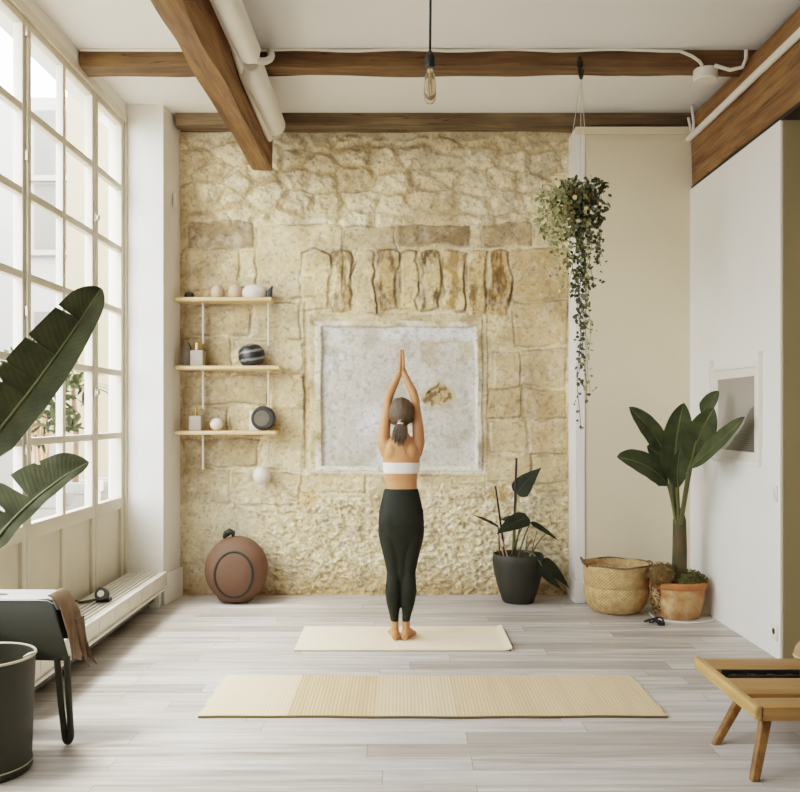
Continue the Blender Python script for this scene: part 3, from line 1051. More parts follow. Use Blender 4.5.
for yy in (4.46, 6.99):
    MB().box((-1.95, yy, 0), (-1.87, yy + 0.07, 0.155)).build('foot', M['grille'], t, bevel=0.003)
    MB().box((-2.13, yy, 0), (-2.05, yy + 0.07, 0.155)).build('foot', M['grille'], t, bevel=0.003)
MB().box((-2.12, 4.6, 0.06), (-1.90, 6.95, 0.215)).build('radiator_core', M['extgrey'], t, bevel=0.01)
# little gadget with a dial lying on the grille
t = thing('strap_watch', 'black gadget with round pale dial and strap lying on the slatted cover', 'gadget', (-1.97, 5.95, 0.265))
d = MB().lathe([(0.0, 0), (0.045, 0), (0.048, 0.01), (0.042, 0.045), (0.0, 0.045)], (0, 0, 0), 24)
R = Matrix.Translation((-1.965, 5.95, 0.305)) @ Matrix.Rotation(math.radians(62), 4, 'X')
d.v = [tuple(R @ Vector(p)) for p in d.v]
d.box((-2.01, 5.94, 0.264), (-1.92, 6.0, 0.285))
d.build('body', M['black'], t, smooth=True)
d = MB().lathe([(0.0, 0), (0.022, 0), (0.022, 0.004), (0.0, 0.004)], (0, 0, 0.046), 20)
d.v = [tuple(R @ Vector(p)) for p in d.v]
d.build('dial', M['whitecer'], t, smooth=True)
MB().tube([(-2.13, 5.90, 0.285), (-2.10, 5.90, 0.272), (-2.05, 5.91, 0.276), (-2.0, 5.93, 0.285)], [0.012, 0.02, 0.022, 0.02], 10, flat=0.35).build('strap', M['black'], t, smooth=True)

# ================================================================== SHELVES
SP = 123.0


def shelf(z, xa, xb, rods, label):
    t = thing('wall_shelf', label, 'shelf', ((xa + xb) / 2, 7.38, z))
    MB().box((xa, 7.27, z - 0.034), (xb, 7.475, z)).build('board', M['ash'], t, bevel=0.012, bseg=3)
    for x, drop in rods:
        r = MB().tube([(x, 7.425, z - 0.03), (x, 7.425, z - drop)], 0.009, 10)
        r.ell((x, 7.425, z - drop), (0.012, 0.012, 0.012), 10, 6)
        r.tube([(x, 7.425, z - drop + 0.02), (x, 7.47, z - drop + 0.02)], 0.006, 8)
        r.ell((x, 7.40, z - 0.038), (0.013, 0.013, 0.010), 10, 6)
        r.build('support_rod', M['whitecer'], t, smooth=True)


S1, S2, S3 = 2.455, 1.900, 1.372
shelf(S1, -1.825, -1.035, ((-1.625, 0.36), (-1.085, 0.37)), 'pale wooden shelf with the row of small bowls, top of three')
shelf(S2, -1.825, -0.975, ((-1.625, 0.34), (-1.085, 0.34)), 'pale wooden shelf holding the striped black vase, middle of three')
shelf(S3, -1.825, -1.0, ((-1.625, 0.31), (-1.085, 0.26)), 'pale wooden shelf holding the round black clock, lowest of three')
YS = 7.37


def bowl(x, r, h, label):
    o = MB().lathe([(0, 0), (r * 0.6, 0), (r * 0.9, h * 0.2), (r, h * 0.42), (r * 0.92, h * 0.66), (r * 0.66, h * 0.87), (r * 0.3, h * 0.98), (0, h)], (x, YS, S1), 28).build('stone_bowl', M['pinkcer'], None, smooth=True)
    return tag(o, label, 'bowl', 'round blush pots on the top shelf')


bowl((218 - 400) / 122, 0.056, 0.112, 'small round blush pot on top shelf, farther left of the two')
bowl((235.5 - 400) / 122, 0.058, 0.115, 'small round blush pot on top shelf, next to the white wrapped parcel')
o = MB().lathe([(0, 0), (0.075, 0), (0.098, 0.03), (0.096, 0.065), (0.066, 0.102), (0.028, 0.112), (0, 0.113)], (-1.195, YS, S1), 28, 1.05, 0.7, lambda t, z: 1 + 0.05 * math.sin(3 * t + 1)).build('wrapped_parcel', M['whitecer'], None, smooth=True)
tag(o, 'pale rounded parcel on the top shelf beside the dark wedge', 'parcel')
o = MB().prism([(-1.085, 7.33, S1), (-1.05, 7.33, S1), (-1.04, 7.33, S1 + 0.10), (-1.082, 7.33, S1 + 0.06)], (0, 0.05, 0)).build('dark_wedge', M['black'], None, bevel=0.006)
tag(o, 'small black wedge at the right end of the top shelf', 'ornament')
o = MB().lathe([(0, 0), (0.036, 0), (0.043, 0.02), (0.034, 0.045), (0, 0.056)], (-1.725, YS, S1), 20, 1, 0.8).build('dark_pebble', M['black'], None, smooth=True)
tag(o, 'small dark pebble at the left end of the top shelf', 'ornament')


def bottle(x, z, w, h, label, pump):
    t = thing('soap_bottle', label, 'bottle', (x, YS, z), 'square grey bottles on the shelves')
    MB().box((x - w / 2, YS - w / 2, z), (x + w / 2, YS + w / 2, z + h)).build('body', M['greycer'], t, bevel=0.008)
    if pump:
        MB().lathe([(0, 0), (0.034, 0), (0.034, 0.062), (0.030, 0.068), (0, 0.068)], (x, YS, z + h), 20).build('cap', M['brass'], t, smooth=True)
        MB().box((x - 0.012, YS - 0.040, z + h + 0.004), (x + 0.004, YS - 0.032, z + h + 0.060)).build('pump', M['whitecer'], t, bevel=0.003)
    else:
        MB().lathe([(0, 0), (0.018, 0), (0.018, 0.012), (0.011, 0.02), (0.011, 0.08), (0, 0.08)], (x, YS, z + h), 16).build('cap', M['brass'], t, smooth=True)


bottle((198 - 400) / 122, S2, 0.104, 0.128, 'square grey bottle with gold pump on the middle shelf', True)
bottle((196.3 - 400) / 122, S3, 0.102, 0.122, 'square grey bottle with thin gold cap on the lowest shelf', False)
o = MB().prism([(-1.785, 7.36, S2), (-1.715, 7.36, S2), (-1.715, 7.36, S2 + 0.15), (-1.738, 7.36, S2 + 0.195), (-1.775, 7.36, S2 + 0.16)], (0, 0.05, 0)).build('slate_block', M['slate'], None, bevel=0.005)
tag(o, 'grey slate block standing at the left end of the middle shelf', 'ornament')
o = MB().lathe([(0, 0), (0.07, 0.0), (0.10, 0.035), (0.112, 0.085), (0.103, 0.13), (0.07, 0.168), (0.03, 0.182), (0, 0.184)], (-1.213, YS - 0.01, S2), 40, 1.0, 0.72).build('striped_vase', M['striped'], None, smooth=True)
tag(o, 'round black vase with pale curved stripes on the middle shelf', 'vase')
o = MB().ell((-1.50, YS, S3 + 0.052), (0.054, 0.054, 0.052), 24, 16).build('ceramic_ball', M['whitecer'], None, smooth=True)
tag(o, 'small white ceramic ball on the lowest shelf', 'ball')
t = thing('round_clock', 'round black disc clock standing on the lowest shelf', 'clock', (-1.117, YS, S3))
R = Matrix.Translation((-1.117, 7.36, S3 + 0.101)) @ Matrix.Rotation(math.radians(90), 4, 'X')
d = MB().lathe([(0, -0.03), (0.08, -0.03), (0.098, -0.02), (0.102, 0.0), (0.098, 0.022), (0.082, 0.03), (0.078, 0.022), (0, 0.022)], (0, 0, 0), 40)
d.v = [tuple(R @ Vector(p)) for p in d.v]
d.build('case', M['potblack'], t, smooth=True)
d = MB().lathe([(0, 0.018), (0.062, 0.018), (0.064, 0.026), (0.0, 0.028)], (-0.012, 0, 0), 36)
d.v = [tuple(R @ Vector(p)) for p in d.v]
d.build('dial', M['slate'], t, smooth=True)
o = MB().box((-1.245, 7.43, S3), (-1.07, 7.445, S3 + 0.16)).build('pale_card', M['whitecer'], None, bevel=0.002)
tag(o, 'pale square card leaning behind the black disc clock', 'card')
t = thing('hanging_ball', 'pale round ball hanging on a cord below the shelves', 'ornament', (-1.14, 7.38, 0.93))
MB().lathe([(0, 0), (0.03, 0.006), (0.062, 0.035), (0.074, 0.078), (0.064, 0.118), (0.035, 0.146), (0.012, 0.152), (0, 0.152)], (-1.135, 7.38, 0.925), 30).build('ball', M['whitecer'], t, smooth=True)
MB().tube([(-1.135, 7.38, 1.07), (-1.10, 7.39, 1.10), (-1.083, 7.40, 1.22), (-1.082, 7.40, 1.336)], 0.005, 8).build('cord', M['cord'], t, smooth=True)

# ================================================================== ROUND POUF
t = thing('round_pouf', 'large round brown pouf with dark ring leaning against the stone wall', 'pouf', (-1.315, 7.22, 0))
px, pz = -1.315, 0.262
seg, rgs = 48, 24


def pouf_pt(a, q):              # a: angle in the disc, q: -1..1 front to back
    th = q * math.pi / 2
    r = 0.262 * math.cos(th) ** 0.72 if abs(q) < 0.999 else 0.0
    y = 0.17 * math.sin(th)
    z = pz + r * math.sin(a)
    x = px + r * math.cos(a) * 0.965
    if z < 0.045:
        z = z * 0.25 + 0.01 if z > 0 else 0.0
    return Vector((x, 7.24 + y + (z - pz) * 0.10, max(z, 0.0)))


rings = [[pouf_pt(2 * math.pi * k / seg, -0.995 + 1.99 * i / rgs) for k in range(seg)] for i in range(rgs + 1)]
MB().rings(rings).build('cushion', M['pouf'], t, smooth=True, angle=80)
rg = []
for k in range(48):
    a = 2 * math.pi * k / 48
    x = 0.148 * math.cos(a) + 0.005
    z = 0.178 * math.sin(a) - 0.022
    rr = math.hypot(x / 0.965, z) / 0.262
    th = math.acos(min(1, rr ** (1 / 0.72)))
    rg.append(Vector((px + x, 7.24 - 0.17 * math.sin(th) + z * 0.10, pz + z)))
tb = MB()
rs = []
for k in range(48):
    p = rg[k]
    d = (rg[(k + 1) % 48] - rg[k - 1]).normalized()
    n = Vector((0, -1, 0))
    s_ = d.cross(n).normalized()
    rs.append([p + (s_ * math.cos(u) + n * math.sin(u) * 0.5) * 0.0115 for u in [2 * math.pi * j / 8 for j in range(8)]])
tb.rings(rs, False, True)
tb.build('piping_ring', M['olive_in'], t, smooth=True)
MB().tube([W(223.5, 538, 7.25), W(226, 534, 7.25), W(230, 531.5, 7.25), W(233, 532.5, 7.25), W(233.5, 537, 7.25)], [0.012, 0.03, 0.032, 0.024, 0.012], 12, flat=0.9).build('handle', M['olive_in'], t, smooth=True)

# ================================================================== MATS
mb = MB()
n, k = 60, 14
x0, x1, y0, y1 = -0.672, 0.712, 5.71, 6.34


def slab(x0, x1, y0, y1, th, n, k, zf, edge=None):
    mb = MB()
    top, bot = [], []
    for i in range(n + 1):
        rt, rb_ = [], []
        for j in range(k + 1):
            u, v = i / n, j / k
            x, y = x0 + (x1 - x0) * u, y0 + (y1 - y0) * v
            if edge:
                x, y = x + edge(u, v)[0], y + edge(u, v)[1]
            z = zf(u, v)
            rt.append(Vector((x, y, z + th)))
            rb_.append(Vector((x, y, z)))
        top.append(rt)
        bot.append(rb_)
    mb.sheet(top)
    mb.sheet([r[::-1] for r in bot])
    for j in range(k):
        mb._add([top[0][j], top[0][j + 1], bot[0][j + 1], bot[0][j]], [(0, 1, 2, 3)])
        mb._add([top[n][j], top[n][j + 1], bot[n][j + 1], bot[n][j]], [(0, 3, 2, 1)])
    for i in range(n):
        mb._add([top[i][0], top[i + 1][0], bot[i + 1][0], bot[i][0]], [(0, 3, 2, 1)])
        mb._add([top[i][k], top[i + 1][k], bot[i + 1][k], bot[i][k]], [(0, 1, 2, 3)])
    return mb


t = thing('yoga_mat', 'plain cream yoga mat under the standing woman', 'mat', (0.02, 6.02, 0))
slab(x0, x1, y0, y1, 0.007, n, k, lambda u, v: 0.005 + 0.014 * max(0, (u - 0.965) / 0.035) ** 2).build('top_layer', M['mat'], t, smooth=True)
slab(x0 + 0.002, x1 - 0.004, y0 + 0.002, y1 - 0.002, 0.005, 8, 4, lambda u, v: 0.0).build('underside', M['matedge'], t)
t = thing('jute_rug', 'long woven jute runner with pale and tan bands, in front of the yoga mat', 'rug', (0.165, 4.80, 0))
wv = lambda u, v: (0.006 * math.sin(23 * v + 3) * (1 if u in (0, 1) else 0.3) - 0.02 * (0.5 - v) * 0 + (0.034 * (v - 0.0) * (1 - 2 * u) * 0), 0.006 * math.sin(9 * u) + 0.003 * math.sin(31 * u))
slab(-1.0, 1.325, 4.455, 5.15, 0.010, 90, 24, lambda u, v: 0.001 + 0.0015 * (1 + math.sin(40 * u) * math.sin(11 * v)) * 0.5, wv).build('weave', M['rug'], t, smooth=True)
bd = MB()  # dark tube in place of the thickness shadow at the front edge
pts = [Vector((-1.0 + 2.325 * i / 60 + wv(i / 60, 0)[0], 4.453 + wv(i / 60, 0)[1], 0.006)) for i in range(61)]
bd.tube(pts, 0.006, 6)
bd.build('edge_shadow', M['matedge'], t, smooth=True)


# ================================================================== LEAVES
def leaf_grid(path, width, nrm, fold=0.25, prof=None, nj=8, ripple=0.0, curl=0.0, seed=0, tears=(), asym=(1, 1)):
    n = len(path) - 1
    r = random.Random(seed)
    ph = r.uniform(0, 6)
    g = []
    nrm = Vector(nrm).normalized()
    for i, p in enumerate(path):
        u = i / n
        d = (path[min(i + 1, n)] - path[max(i - 1, 0)]).normalized()
        s = d.cross(nrm)
        s = s.normalized() if s.length > 1e-6 else d.orthogonal().normalized()
        nn = s.cross(d).normalized()
        w = width * (prof(u) if prof else math.sin(math.pi * min(1, u * 0.98 + 0.02)) ** 0.7)
        row = []
        for j in range(nj + 1):
            q = 2 * j / nj - 1
            ww = w * (asym[1] if q > 0 else asym[0])
            for (tu, side, dep, sp) in tears:
                if q * side > 0.15 and abs(u - tu) < sp:
                    ww = ww * (1 - dep * (1 - abs(u - tu) / sp))
            lift = abs(q) * fold * w - curl * q * q * w
            rip = ripple * w * abs(q) * math.sin(u * 26 + ph + (1.7 if q > 0 else 0))
            row.append(p + s * q * ww + nn * (lift + rip))
        g.append(row)
    return g


banana = lambda u: (min(1, u / 0.18) ** 0.6) * max(0.0, 1 - 0.5 * max(0, (u - 0.5) / 0.5) ** 1.3) * (1 - max(0, (u - 0.86) / 0.14) ** 2.5) ** 0.6 if u < 1 else 0.02
paddle = lambda u: max(0.03, (min(1, (u + 0.01) / 0.30) ** 0.75) * (1 - max(0, (u - 0.40) / 0.60) ** 2.4) ** 0.75) if u < 1 else 0.03
heart = lambda u: max(0.04, (min(1, (u + 0.05) / 0.2) ** 0.5) * (1 - max(0, (u - 0.25) / 0.75) ** 1.6))

# ---- big banana plant at the left edge (pot stands outside the frame)
BX, BY = -2.0, 3.15
t = thing('banana_plant', 'large dark-leaved banana plant reaching in from the left edge, before the window', 'plant', (BX, BY, 0))
MB().lathe([(0, 0), (0.11, 0), (0.13, 0.02), (0.165, 0.30), (0.17, 0.32), (0.155, 0.32), (0.15, 0.29), (0, 0.29)], (BX, BY, 0), 36).build('pot', M['potblack'], t, smooth=True)
MB().lathe([(0, 0), (0.148, 0), (0.10, 0.02), (0, 0.025)], (BX, BY, 0.288), 24).build('soil', M['soil'], t, smooth=True)
MB().tube([(BX, BY, 0.29), (BX + 0.01, BY + 0.02, 0.7), (BX + 0.02, BY + 0.04, 1.0)], [0.05, 0.042, 0.035], 14).build('trunk', M['trunk'], t, smooth=True)
Yp = 3.5
p0, p1, p2 = W(-34, 470, Yp - .05), W(50, 372, Yp), W(101, 288, Yp + .12)
path = bez(p0, p1, p2, 240)
MB().sheet(leaf_grid(path, 0.140, (0.62, -0.75, 0.35), 0.22, banana, 12, 0.015, 0.0, 3, ((0.605, -1, 0.42, 0.008), (0.80, -1, 0.6, 0.008), (0.38, -1, 0.3, 0.02), (0.46, -1, 0.15, 0.006)), (1.0, 0.58))).build('leaf', M['leafdark'], t, smooth=True, angle=80)
top = Vector((BX + 0.02, BY + 0.04, 1.0))
MB().tube(bez(top, Vector((-1.85, 3.3, 1.2)), p0, 12) + path[10:216:25], [0.02 - 0.0005 * i for i in range(13)] + [0.009 - 0.0008 * i for i in range(9)], 10).build('leaf_stalk', M['stalk'], t, smooth=True)
p0, p1, p2 = W(-20, 562, Yp - .1), W(22, 498, Yp), W(89, 462, Yp + .18)
path = bez(p0, p1, p2, 90)
MB().sheet(leaf_grid(path, 0.15, (0.10, -0.90, 0.40), 0.10, banana, 12, 0.03, 0.05, 5, ((0.53, -1, 0.9, 0.035), (0.36, -1, 0.85, 0.03), (0.74, -1, 0.25, 0.012)), (1.0, 0.3))).build('leaf', M['leafdark'], t, smooth=True, angle=80)
MB().tube(bez(top, Vector((-1.80, 3.3, 1.0)), p0, 12) + path[4:81:9], [0.018 - 0.0005 * i for i in range(13)] + [0.010 - 0.0008 * i for i in range(9)], 10).build('leaf_stalk', M['stalk'], t, smooth=True)
for (tip, mid, w_, nr, sd) in (((-2.0, 3.0, 2.3), (-2.02, 3.05, 1.7), 0.12, (0.7, -0.7, 0.2), 8), ((-1.98, 2.5, 1.9), (-2.0, 2.9, 1.6), 0.12, (0.5, 0.3, 0.8), 9)):
    pa = bez(top.lerp(Vector(mid), 0.5), Vector(mid), Vector(tip), 24)
    MB().sheet(leaf_grid(pa, w_, nr, 0.2, banana, 8, 0.03, 0.05, sd)).build('leaf', M['leafdark'], t, smooth=True, angle=80)
    MB().tube([top, pa[0], pa[4]], [0.018, 0.013, 0.008], 8).build('leaf_stalk', M['stalk'], t, smooth=True)

# ---- tall plant in the terracotta pot
TX, TY = 2.075, 6.72
t = thing('potted_strelitzia', 'tall broad-leaved plant in a limed terracotta pot in the right corner', 'plant', (TX, TY, 0))
po = MB().lathe([(0, 0), (0.150, 0), (0.160, 0.012), (0.185, 0.13), (0.196, 0.225), (0.18, 0.225), (0.17, 0.20), (0, 0.20)], (TX, TY, 0), 44).build('pot', M['terracotta'], t, smooth=True)
MB().lathe([(0.17, 0.222), (0.203, 0.222), (0.21, 0.232), (0.209, 0.262), (0.20, 0.272), (0.182, 0.270), (0.17, 0.24)], (TX, TY, 0), 44).build('rim', M['terrarim'], po, smooth=True)


def tuft_ball(mb, c, r, n, leafsize, rnd, zmin=-0.2, flat=(1, 1, 1)):
    for _ in range(n):
        a, z = rnd.uniform(0, 2 * math.pi), rnd.uniform(zmin, 1)
        q = math.sqrt(max(0, 1 - z * z))
        d = Vector((q * math.cos(a) * flat[0], q * math.sin(a) * flat[1], z * flat[2]))
        p = Vector(c) + Vector((d.x * r[0], d.y * r[1], d.z * r[2])) * rnd.uniform(0.82, 1.08)
        nrm = (d + Vector((rnd.uniform(-.6, .6), rnd.uniform(-.6, .6), rnd.uniform(-.6, .6)))).normalized()
        s = nrm.orthogonal().normalized()
        s = (Matrix.Rotation(rnd.uniform(0, 6.3), 3, nrm) @ s)
        u = nrm.cross(s)
        L = leafsize * rnd.uniform(0.6, 1.3)
        mb._add([p - s * L * .5, p + u * L * .28 + nrm * L * .1, p + s * L * .5, p - u * L * .28 + nrm * L * .1], [(0, 1, 2, 3)])


rnd = random.Random(4)
ms = MB().ell((TX + 0.03, TY - 0.01, 0.262), (0.165, 0.155, 0.07), 24, 12)
tuft_ball(ms, (TX + 0.05, TY - 0.02, 0.262), (0.155, 0.15, 0.085), 900, 0.022, rnd, 0.0)
ms.build('moss', M['moss'], t)
ms = MB().ell((TX - 0.135, TY - 0.07, 0.315), (0.10, 0.09, 0.085), 20, 10)
tuft_ball(ms, (TX - 0.135, TY - 0.07, 0.315), (0.11, 0.10, 0.095), 800, 0.022, rnd, -0.9)
tuft_ball(ms, (TX - 0.185, TY - 0.07, 0.17), (0.035, 0.05, 0.15), 300, 0.022, rnd, -1)
ms.build('dried_moss_clump', M['dry'], t)
V0 = W(679, 580, TY)
V1 = W(679.5, 520, TY)
MB().tube([V0, V0.lerp(V1, .5) + Vector((0.004, 0, 0)), V1, W(680, 508, TY)], [0.056, 0.053, 0.048, 0.02], 18).build('trunk', M['trunk'], t, smooth=True)
D = [  # base, bend, tip (survey px, depth), half width, normal, fold
    ((668, 485, 6.70), (652, 462, 6.62), (617, 457, 6.50), 0.125, (0.25, -0.75, 0.60), 0.16, 0.08),
    ((664, 452, 6.86), (655, 432, 6.86), (629, 407, 6.80), 0.098, (0.45, -0.95, 0.25), 0.15, 0.05),
    ((670, 462, 6.88), (656, 452, 6.90), (647, 446, 6.88), 0.07, (0.2, -1, 0.3), 0.15, 0.0),
    ((676, 486, 6.72), (672, 445, 6.62), (684, 403, 6.66), 0.125, (0.10, -1, 0.15), 0.22, 0.0),
    ((689, 468, 6.50), (700, 430, 6.30), (714, 408, 6.12), 0.100, (-0.25, -0.95, 0.1), 0.22, 0.0),
    ((702, 414, 6.24), (708, 402, 6.20), (719, 391, 6.12), 0.050, (-0.3, -0.9, 0.2), 0.2, 0.0),
    ((690, 468, 6.42), (716, 446, 6.08), (745, 417, 5.78), 0.080, (-0.35, -0.80, 0.55), 0.22, 0.05),
    ((678, 488, 6.62), (676, 470, 6.60), (680, 450, 6.62), 0.06, (0.0, -1, 0.1), 0.3, 0.0),
]
for i, (b0, m0, t0, w_, nr, fo, cu) in enumerate(D):
    P0, P1, P2 = W(*b0), W(*m0), W(*t0)
    path = bez(P0, P1, P2, 26)
    o = MB().sheet(leaf_grid(path, w_, nr, fo, paddle, 8, 0.02, cu, i)).build('leaf', M['leafmid'], t, smooth=True, angle=80)
    mid = V1.lerp(P0, 0.5) + Vector((0.10 * (P0.x - V1.x), 0, 0.03))
    MB().tube(bez(V1 + Vector(((P0.x - V1.x) * 0.28, -0.02, -0.06)), mid, P0, 10) + path[2:22:3], [0.014 - 0.0004 * k for k in range(11)] + [0.006 - 0.0007 * k for k in range(7)], 8).build('leaf_stalk', M['stalk'], t, smooth=True)

# ---- plant in the black pot
BX2, BY2 = 0.95, 7.235
t = thing('potted_alocasia', 'dark-leaved plant with bare sticks in a black pot before the stone wall', 'plant', (BX2, BY2, 0))
pr = [(0, 0), (0.118, 0), (0.128, 0.012), (0.165, 0.12), (0.195, 0.24), (0.207, 0.33), (0.203, 0.375), (0.196, 0.388), (0.186, 0.383), (0.18, 0.345), (0, 0.345)]
MB().lathe(pr, (BX2, BY2, 0), 48).build('pot', M['potblack'], t, smooth=True)
MB().lathe([(0, 0), (0.18, 0), (0.12, 0.014), (0, 0.02)], (BX2, BY2, 0.344), 30).build('soil', M['soil'], t, smooth=True)
zs = 0.35
for (a, c, r_) in (((513, 560, 7.22), (516.5, 458, 7.26), 0.011), ((506, 562, 7.2), (495.5, 486, 7.22), 0.009)):
    MB().tube([W(*a), W(*c)], [r_, r_ * 0.8], 8).build('stick', M['iron'], t, smooth=True)
D = [
    ((517, 494, 7.24), (524, 482, 7.2), (541, 468, 7.22), 0.085, (-0.35, -0.9, 0.3), (513, 560), 0.1),
    ((498, 526, 7.15), (487, 520, 7.1), (473, 515, 7.05), 0.045, (0.1, -0.35, 0.95), (500, 560), 0.1),
    ((528, 517, 7.12), (512, 522, 7.05), (497, 534, 6.98), 0.075, (0.1, -0.75, 0.7), (510, 560), 0.05),
    ((531, 522, 7.2), (545, 530, 7.15), (559, 541, 7.1), 0.045, (0.1, -0.3, 0.95), (518, 560), 0.1),
    ((522, 520, 7.30), (510, 518, 7.30), (500, 520, 7.30), 0.05, (0.0, -0.6, 0.8), (514, 560), 0.1),
    ((541, 563, 7.12), (552, 566, 7.10), (569, 588, 7.06), 0.075, (0.45, -0.75, 0.5), (524, 552), 0.1),
    ((542, 566, 7.05), (546, 576, 7.03), (562, 590, 7.0), 0.05, (0.3, -0.85, 0.4), (526, 552), 0.1),
]
for i, (b0, m0, t0, w_, nr, st, fo) in enumerate(D):
    P0, P1, P2 = W(*b0), W(*m0), W(*t0)
    path = bez(P0, P1, P2, 18)
    MB().sheet(leaf_grid(path, w_, nr, fo, heart, 8, 0.03, 0.08, i + 20)).build('leaf', M['leafblack'], t, smooth=True, angle=80)
    S0 = W(st[0], st[1], 7.2)
    S0.z = max(S0.z, zs) if st[1] > 556 else S0.z
    mid = S0.lerp(P0, 0.5) + Vector((0.0, 0, 0.06))
    MB().tube(bez(S0, mid, P0, 8), [0.008 - 0.0005 * k for k in range(9)], 8).build('leaf_stalk', M['stalk'], t, smooth=True)
rnd = random.Random(12)
for i in range(9):
    a = rnd.uniform(0, 6.28)
    q = Vector((BX2 + 0.11 * math.cos(a), BY2 + 0.11 * math.sin(a), zs))
    e = q + Vector((0.10 * math.cos(a) + rnd.uniform(-.04, .04), 0.06 * math.sin(a), rnd.uniform(0.10, 0.26)))
    e.y = min(e.y, 7.36)
    MB().tube(bez(q, q.lerp(e, .5) + Vector((0, 0, .04)), e, 6), [0.006, 0.006, 0.005, 0.005, 0.004, 0.004, 0.003], 6).build('bare_stem', M['stalk'] if i % 3 else M['tan'], t, smooth=True)

# ---- hanging planter
HX, HY = 1.19, 5.98
t = thing('hanging_planter', 'trailing ivy-like plant in a small pot hanging from the crossbeam hook', 'plant', (HX, HY, 2.80))
hk = MB().tube([(1.205, 6.03, 3.80), (1.205, 6.01, 3.76), (1.205, 5.985, 3.74), (1.205, 5.955, 3.75), (1.205, 5.945, 3.785)], 0.011, 8)
hk.tube([(1.205, 6.035, 3.90), (1.205, 6.03, 3.79)], 0.012, 8)
hk.box((1.185, 6.026, 3.83), (1.225, 6.045, 3.87))
hk.build('hook', M['iron'], t, smooth=True)
tr = Vector((1.205, 5.985, 3.735))
PC = Vector((1.178, 5.98, 2.86))
st = MB()
for k in range(3):
    a = k * 2.094 + 0.5
    st.tube([tr, PC + Vector((0.105 * math.cos(a), 0.105 * math.sin(a), 0.10))], 0.0022, 5)
st.build('hanger_string', M['cord'], t, smooth=True)
MB().lathe([(0, 0), (0.065, 0), (0.075, 0.01), (0.105, 0.15), (0.108, 0.165), (0.098, 0.165), (0.09, 0.14), (0, 0.14)], (PC.x, PC.y, PC.z - 0.06), 28).build('pot', M['terrarim'], t, smooth=True)


def vleaf(mb, p, d, n, L, wd=0.62):
    d = d.normalized()
    s = d.cross(n)
    s = s.normalized() if s.length > 1e-5 else d.orthogonal().normalized()
    nn = s.cross(d)
    mb._add([p, p + d * L * .35 + s * L * wd * .5 + nn * L * .06, p + d * L * .75 + s * L * wd * .36 + nn * L * .04, p + d * L, p + d * L * .75 - s * L * wd * .36 + nn * L * .04, p + d * L * .35 - s * L * wd * .5 + nn * L * .06, p + d * L * .45],
            [(0, 1, 6), (1, 2, 6), (2, 3, 6), (3, 4, 6), (4, 5, 6), (5, 0, 6)])


rnd = random.Random(21)


def rvec(r):
    return Vector((r.uniform(-1, 1), r.uniform(-1, 1), r.uniform(-1, 1)))


for part, cx, cz, rx, rz, nn, mt in (('foliage', 1.20, 2.92, 0.19, 0.17, 330, 'vine_backlit'), ('lit_foliage', 1.07, 2.86, 0.17, 0.22, 300, 'vine_lit')):
    fo = MB()
    for i in range(nn):
        v = rvec(rnd)
        if v.length > 1:
            v.normalize()
        q = Vector((cx + v.x * rx, PC.y + v.y * 0.15, cz + v.z * rz))
        if abs(q.x - PC.x) < 0.09 and abs(q.y - PC.y) < 0.09 and q.z < PC.z + 0.06:
            q.y = PC.y - 0.13
        vleaf(fo, q, rvec(rnd) + Vector((0, -.2, -.6)), rvec(rnd) + Vector((0, -1, .4)), rnd.uniform(0.022, 0.05), 0.75)
    fo.build(part, M[mt], t)
vines = [  # end px, end py, leaf material, spread, count
    (553, 262, 'vine_lit', 0.06, 60), (562, 285, 'vine_lit', 0.06, 70), (548, 240, 'vine_lit', 0.06, 46), (569, 300, 'vine_lit', 0.05, 50),
    (572, 300, 'vine_backlit', 0.05, 60), (578, 322, 'vine_backlit', 0.05, 74), (583, 338, 'vine_backlit', 0.045, 74), (590, 290, 'vine_backlit', 0.05, 60), (596, 268, 'vine_backlit', 0.045, 46),
    (601, 258, 'vine_backlit', 0.03, 24), (588, 392, 'vine_lit', 0.028, 62), (584, 400, 'vine_backlit', 0.026, 60), (579, 372, 'vine_backlit', 0.03, 60), (577, 430, 'vine_backlit', 0.02, 52), (586, 310, 'vine_backlit', 0.05, 60),
]
for (u, v, mt, spd, cnt) in vines:
    e = W(u, v, 5.9)
    sx = PC.x + (e.x - PC.x) * 0.75 + rnd.uniform(-.02, .02)
    yo = 5.85 + rnd.uniform(-0.02, 0.02)
    s0 = Vector((sx, yo, 2.98))
    e.y = yo
    vm = MB()
    path = [s0.lerp(e, i / 14) + Vector((0.012 * math.sin(i * 1.1 + u), 0.012 * math.cos(i * 1.3 + v), 0)) for i in range(15)]
    vm.tube([Vector((PC.x + (sx - PC.x) * .6, 5.93, 2.97))] + path, 0.0022, 5)
    for i in range(cnt):
        k = (i + rnd.random()) / cnt
        f = k * 14
        a = min(13, int(f))
        p = path[a].lerp(path[a + 1], f - a)
        p = p + Vector((rnd.gauss(0, spd * 0.6), rnd.uniform(-.03, .03), rnd.uniform(-.02, .02)))
        vleaf(vm, p, Vector((rnd.uniform(-1, 1), rnd.uniform(-.6, .3), rnd.uniform(-1.2, .1))), rvec(rnd) * .7 + Vector((0, -1, .3)), rnd.uniform(0.022, 0.046) * (1 - 0.25 * k), 0.72)
    vm.build('trailing_vine', M[mt], t)
lb = MB()
vleaf(lb, W(597, 184, 5.9), Vector((1, -.1, .05)), Vector((0, -.6, .8)), 0.085, 0.5)
lb.build('large_leaf', M['leafblack'], t)

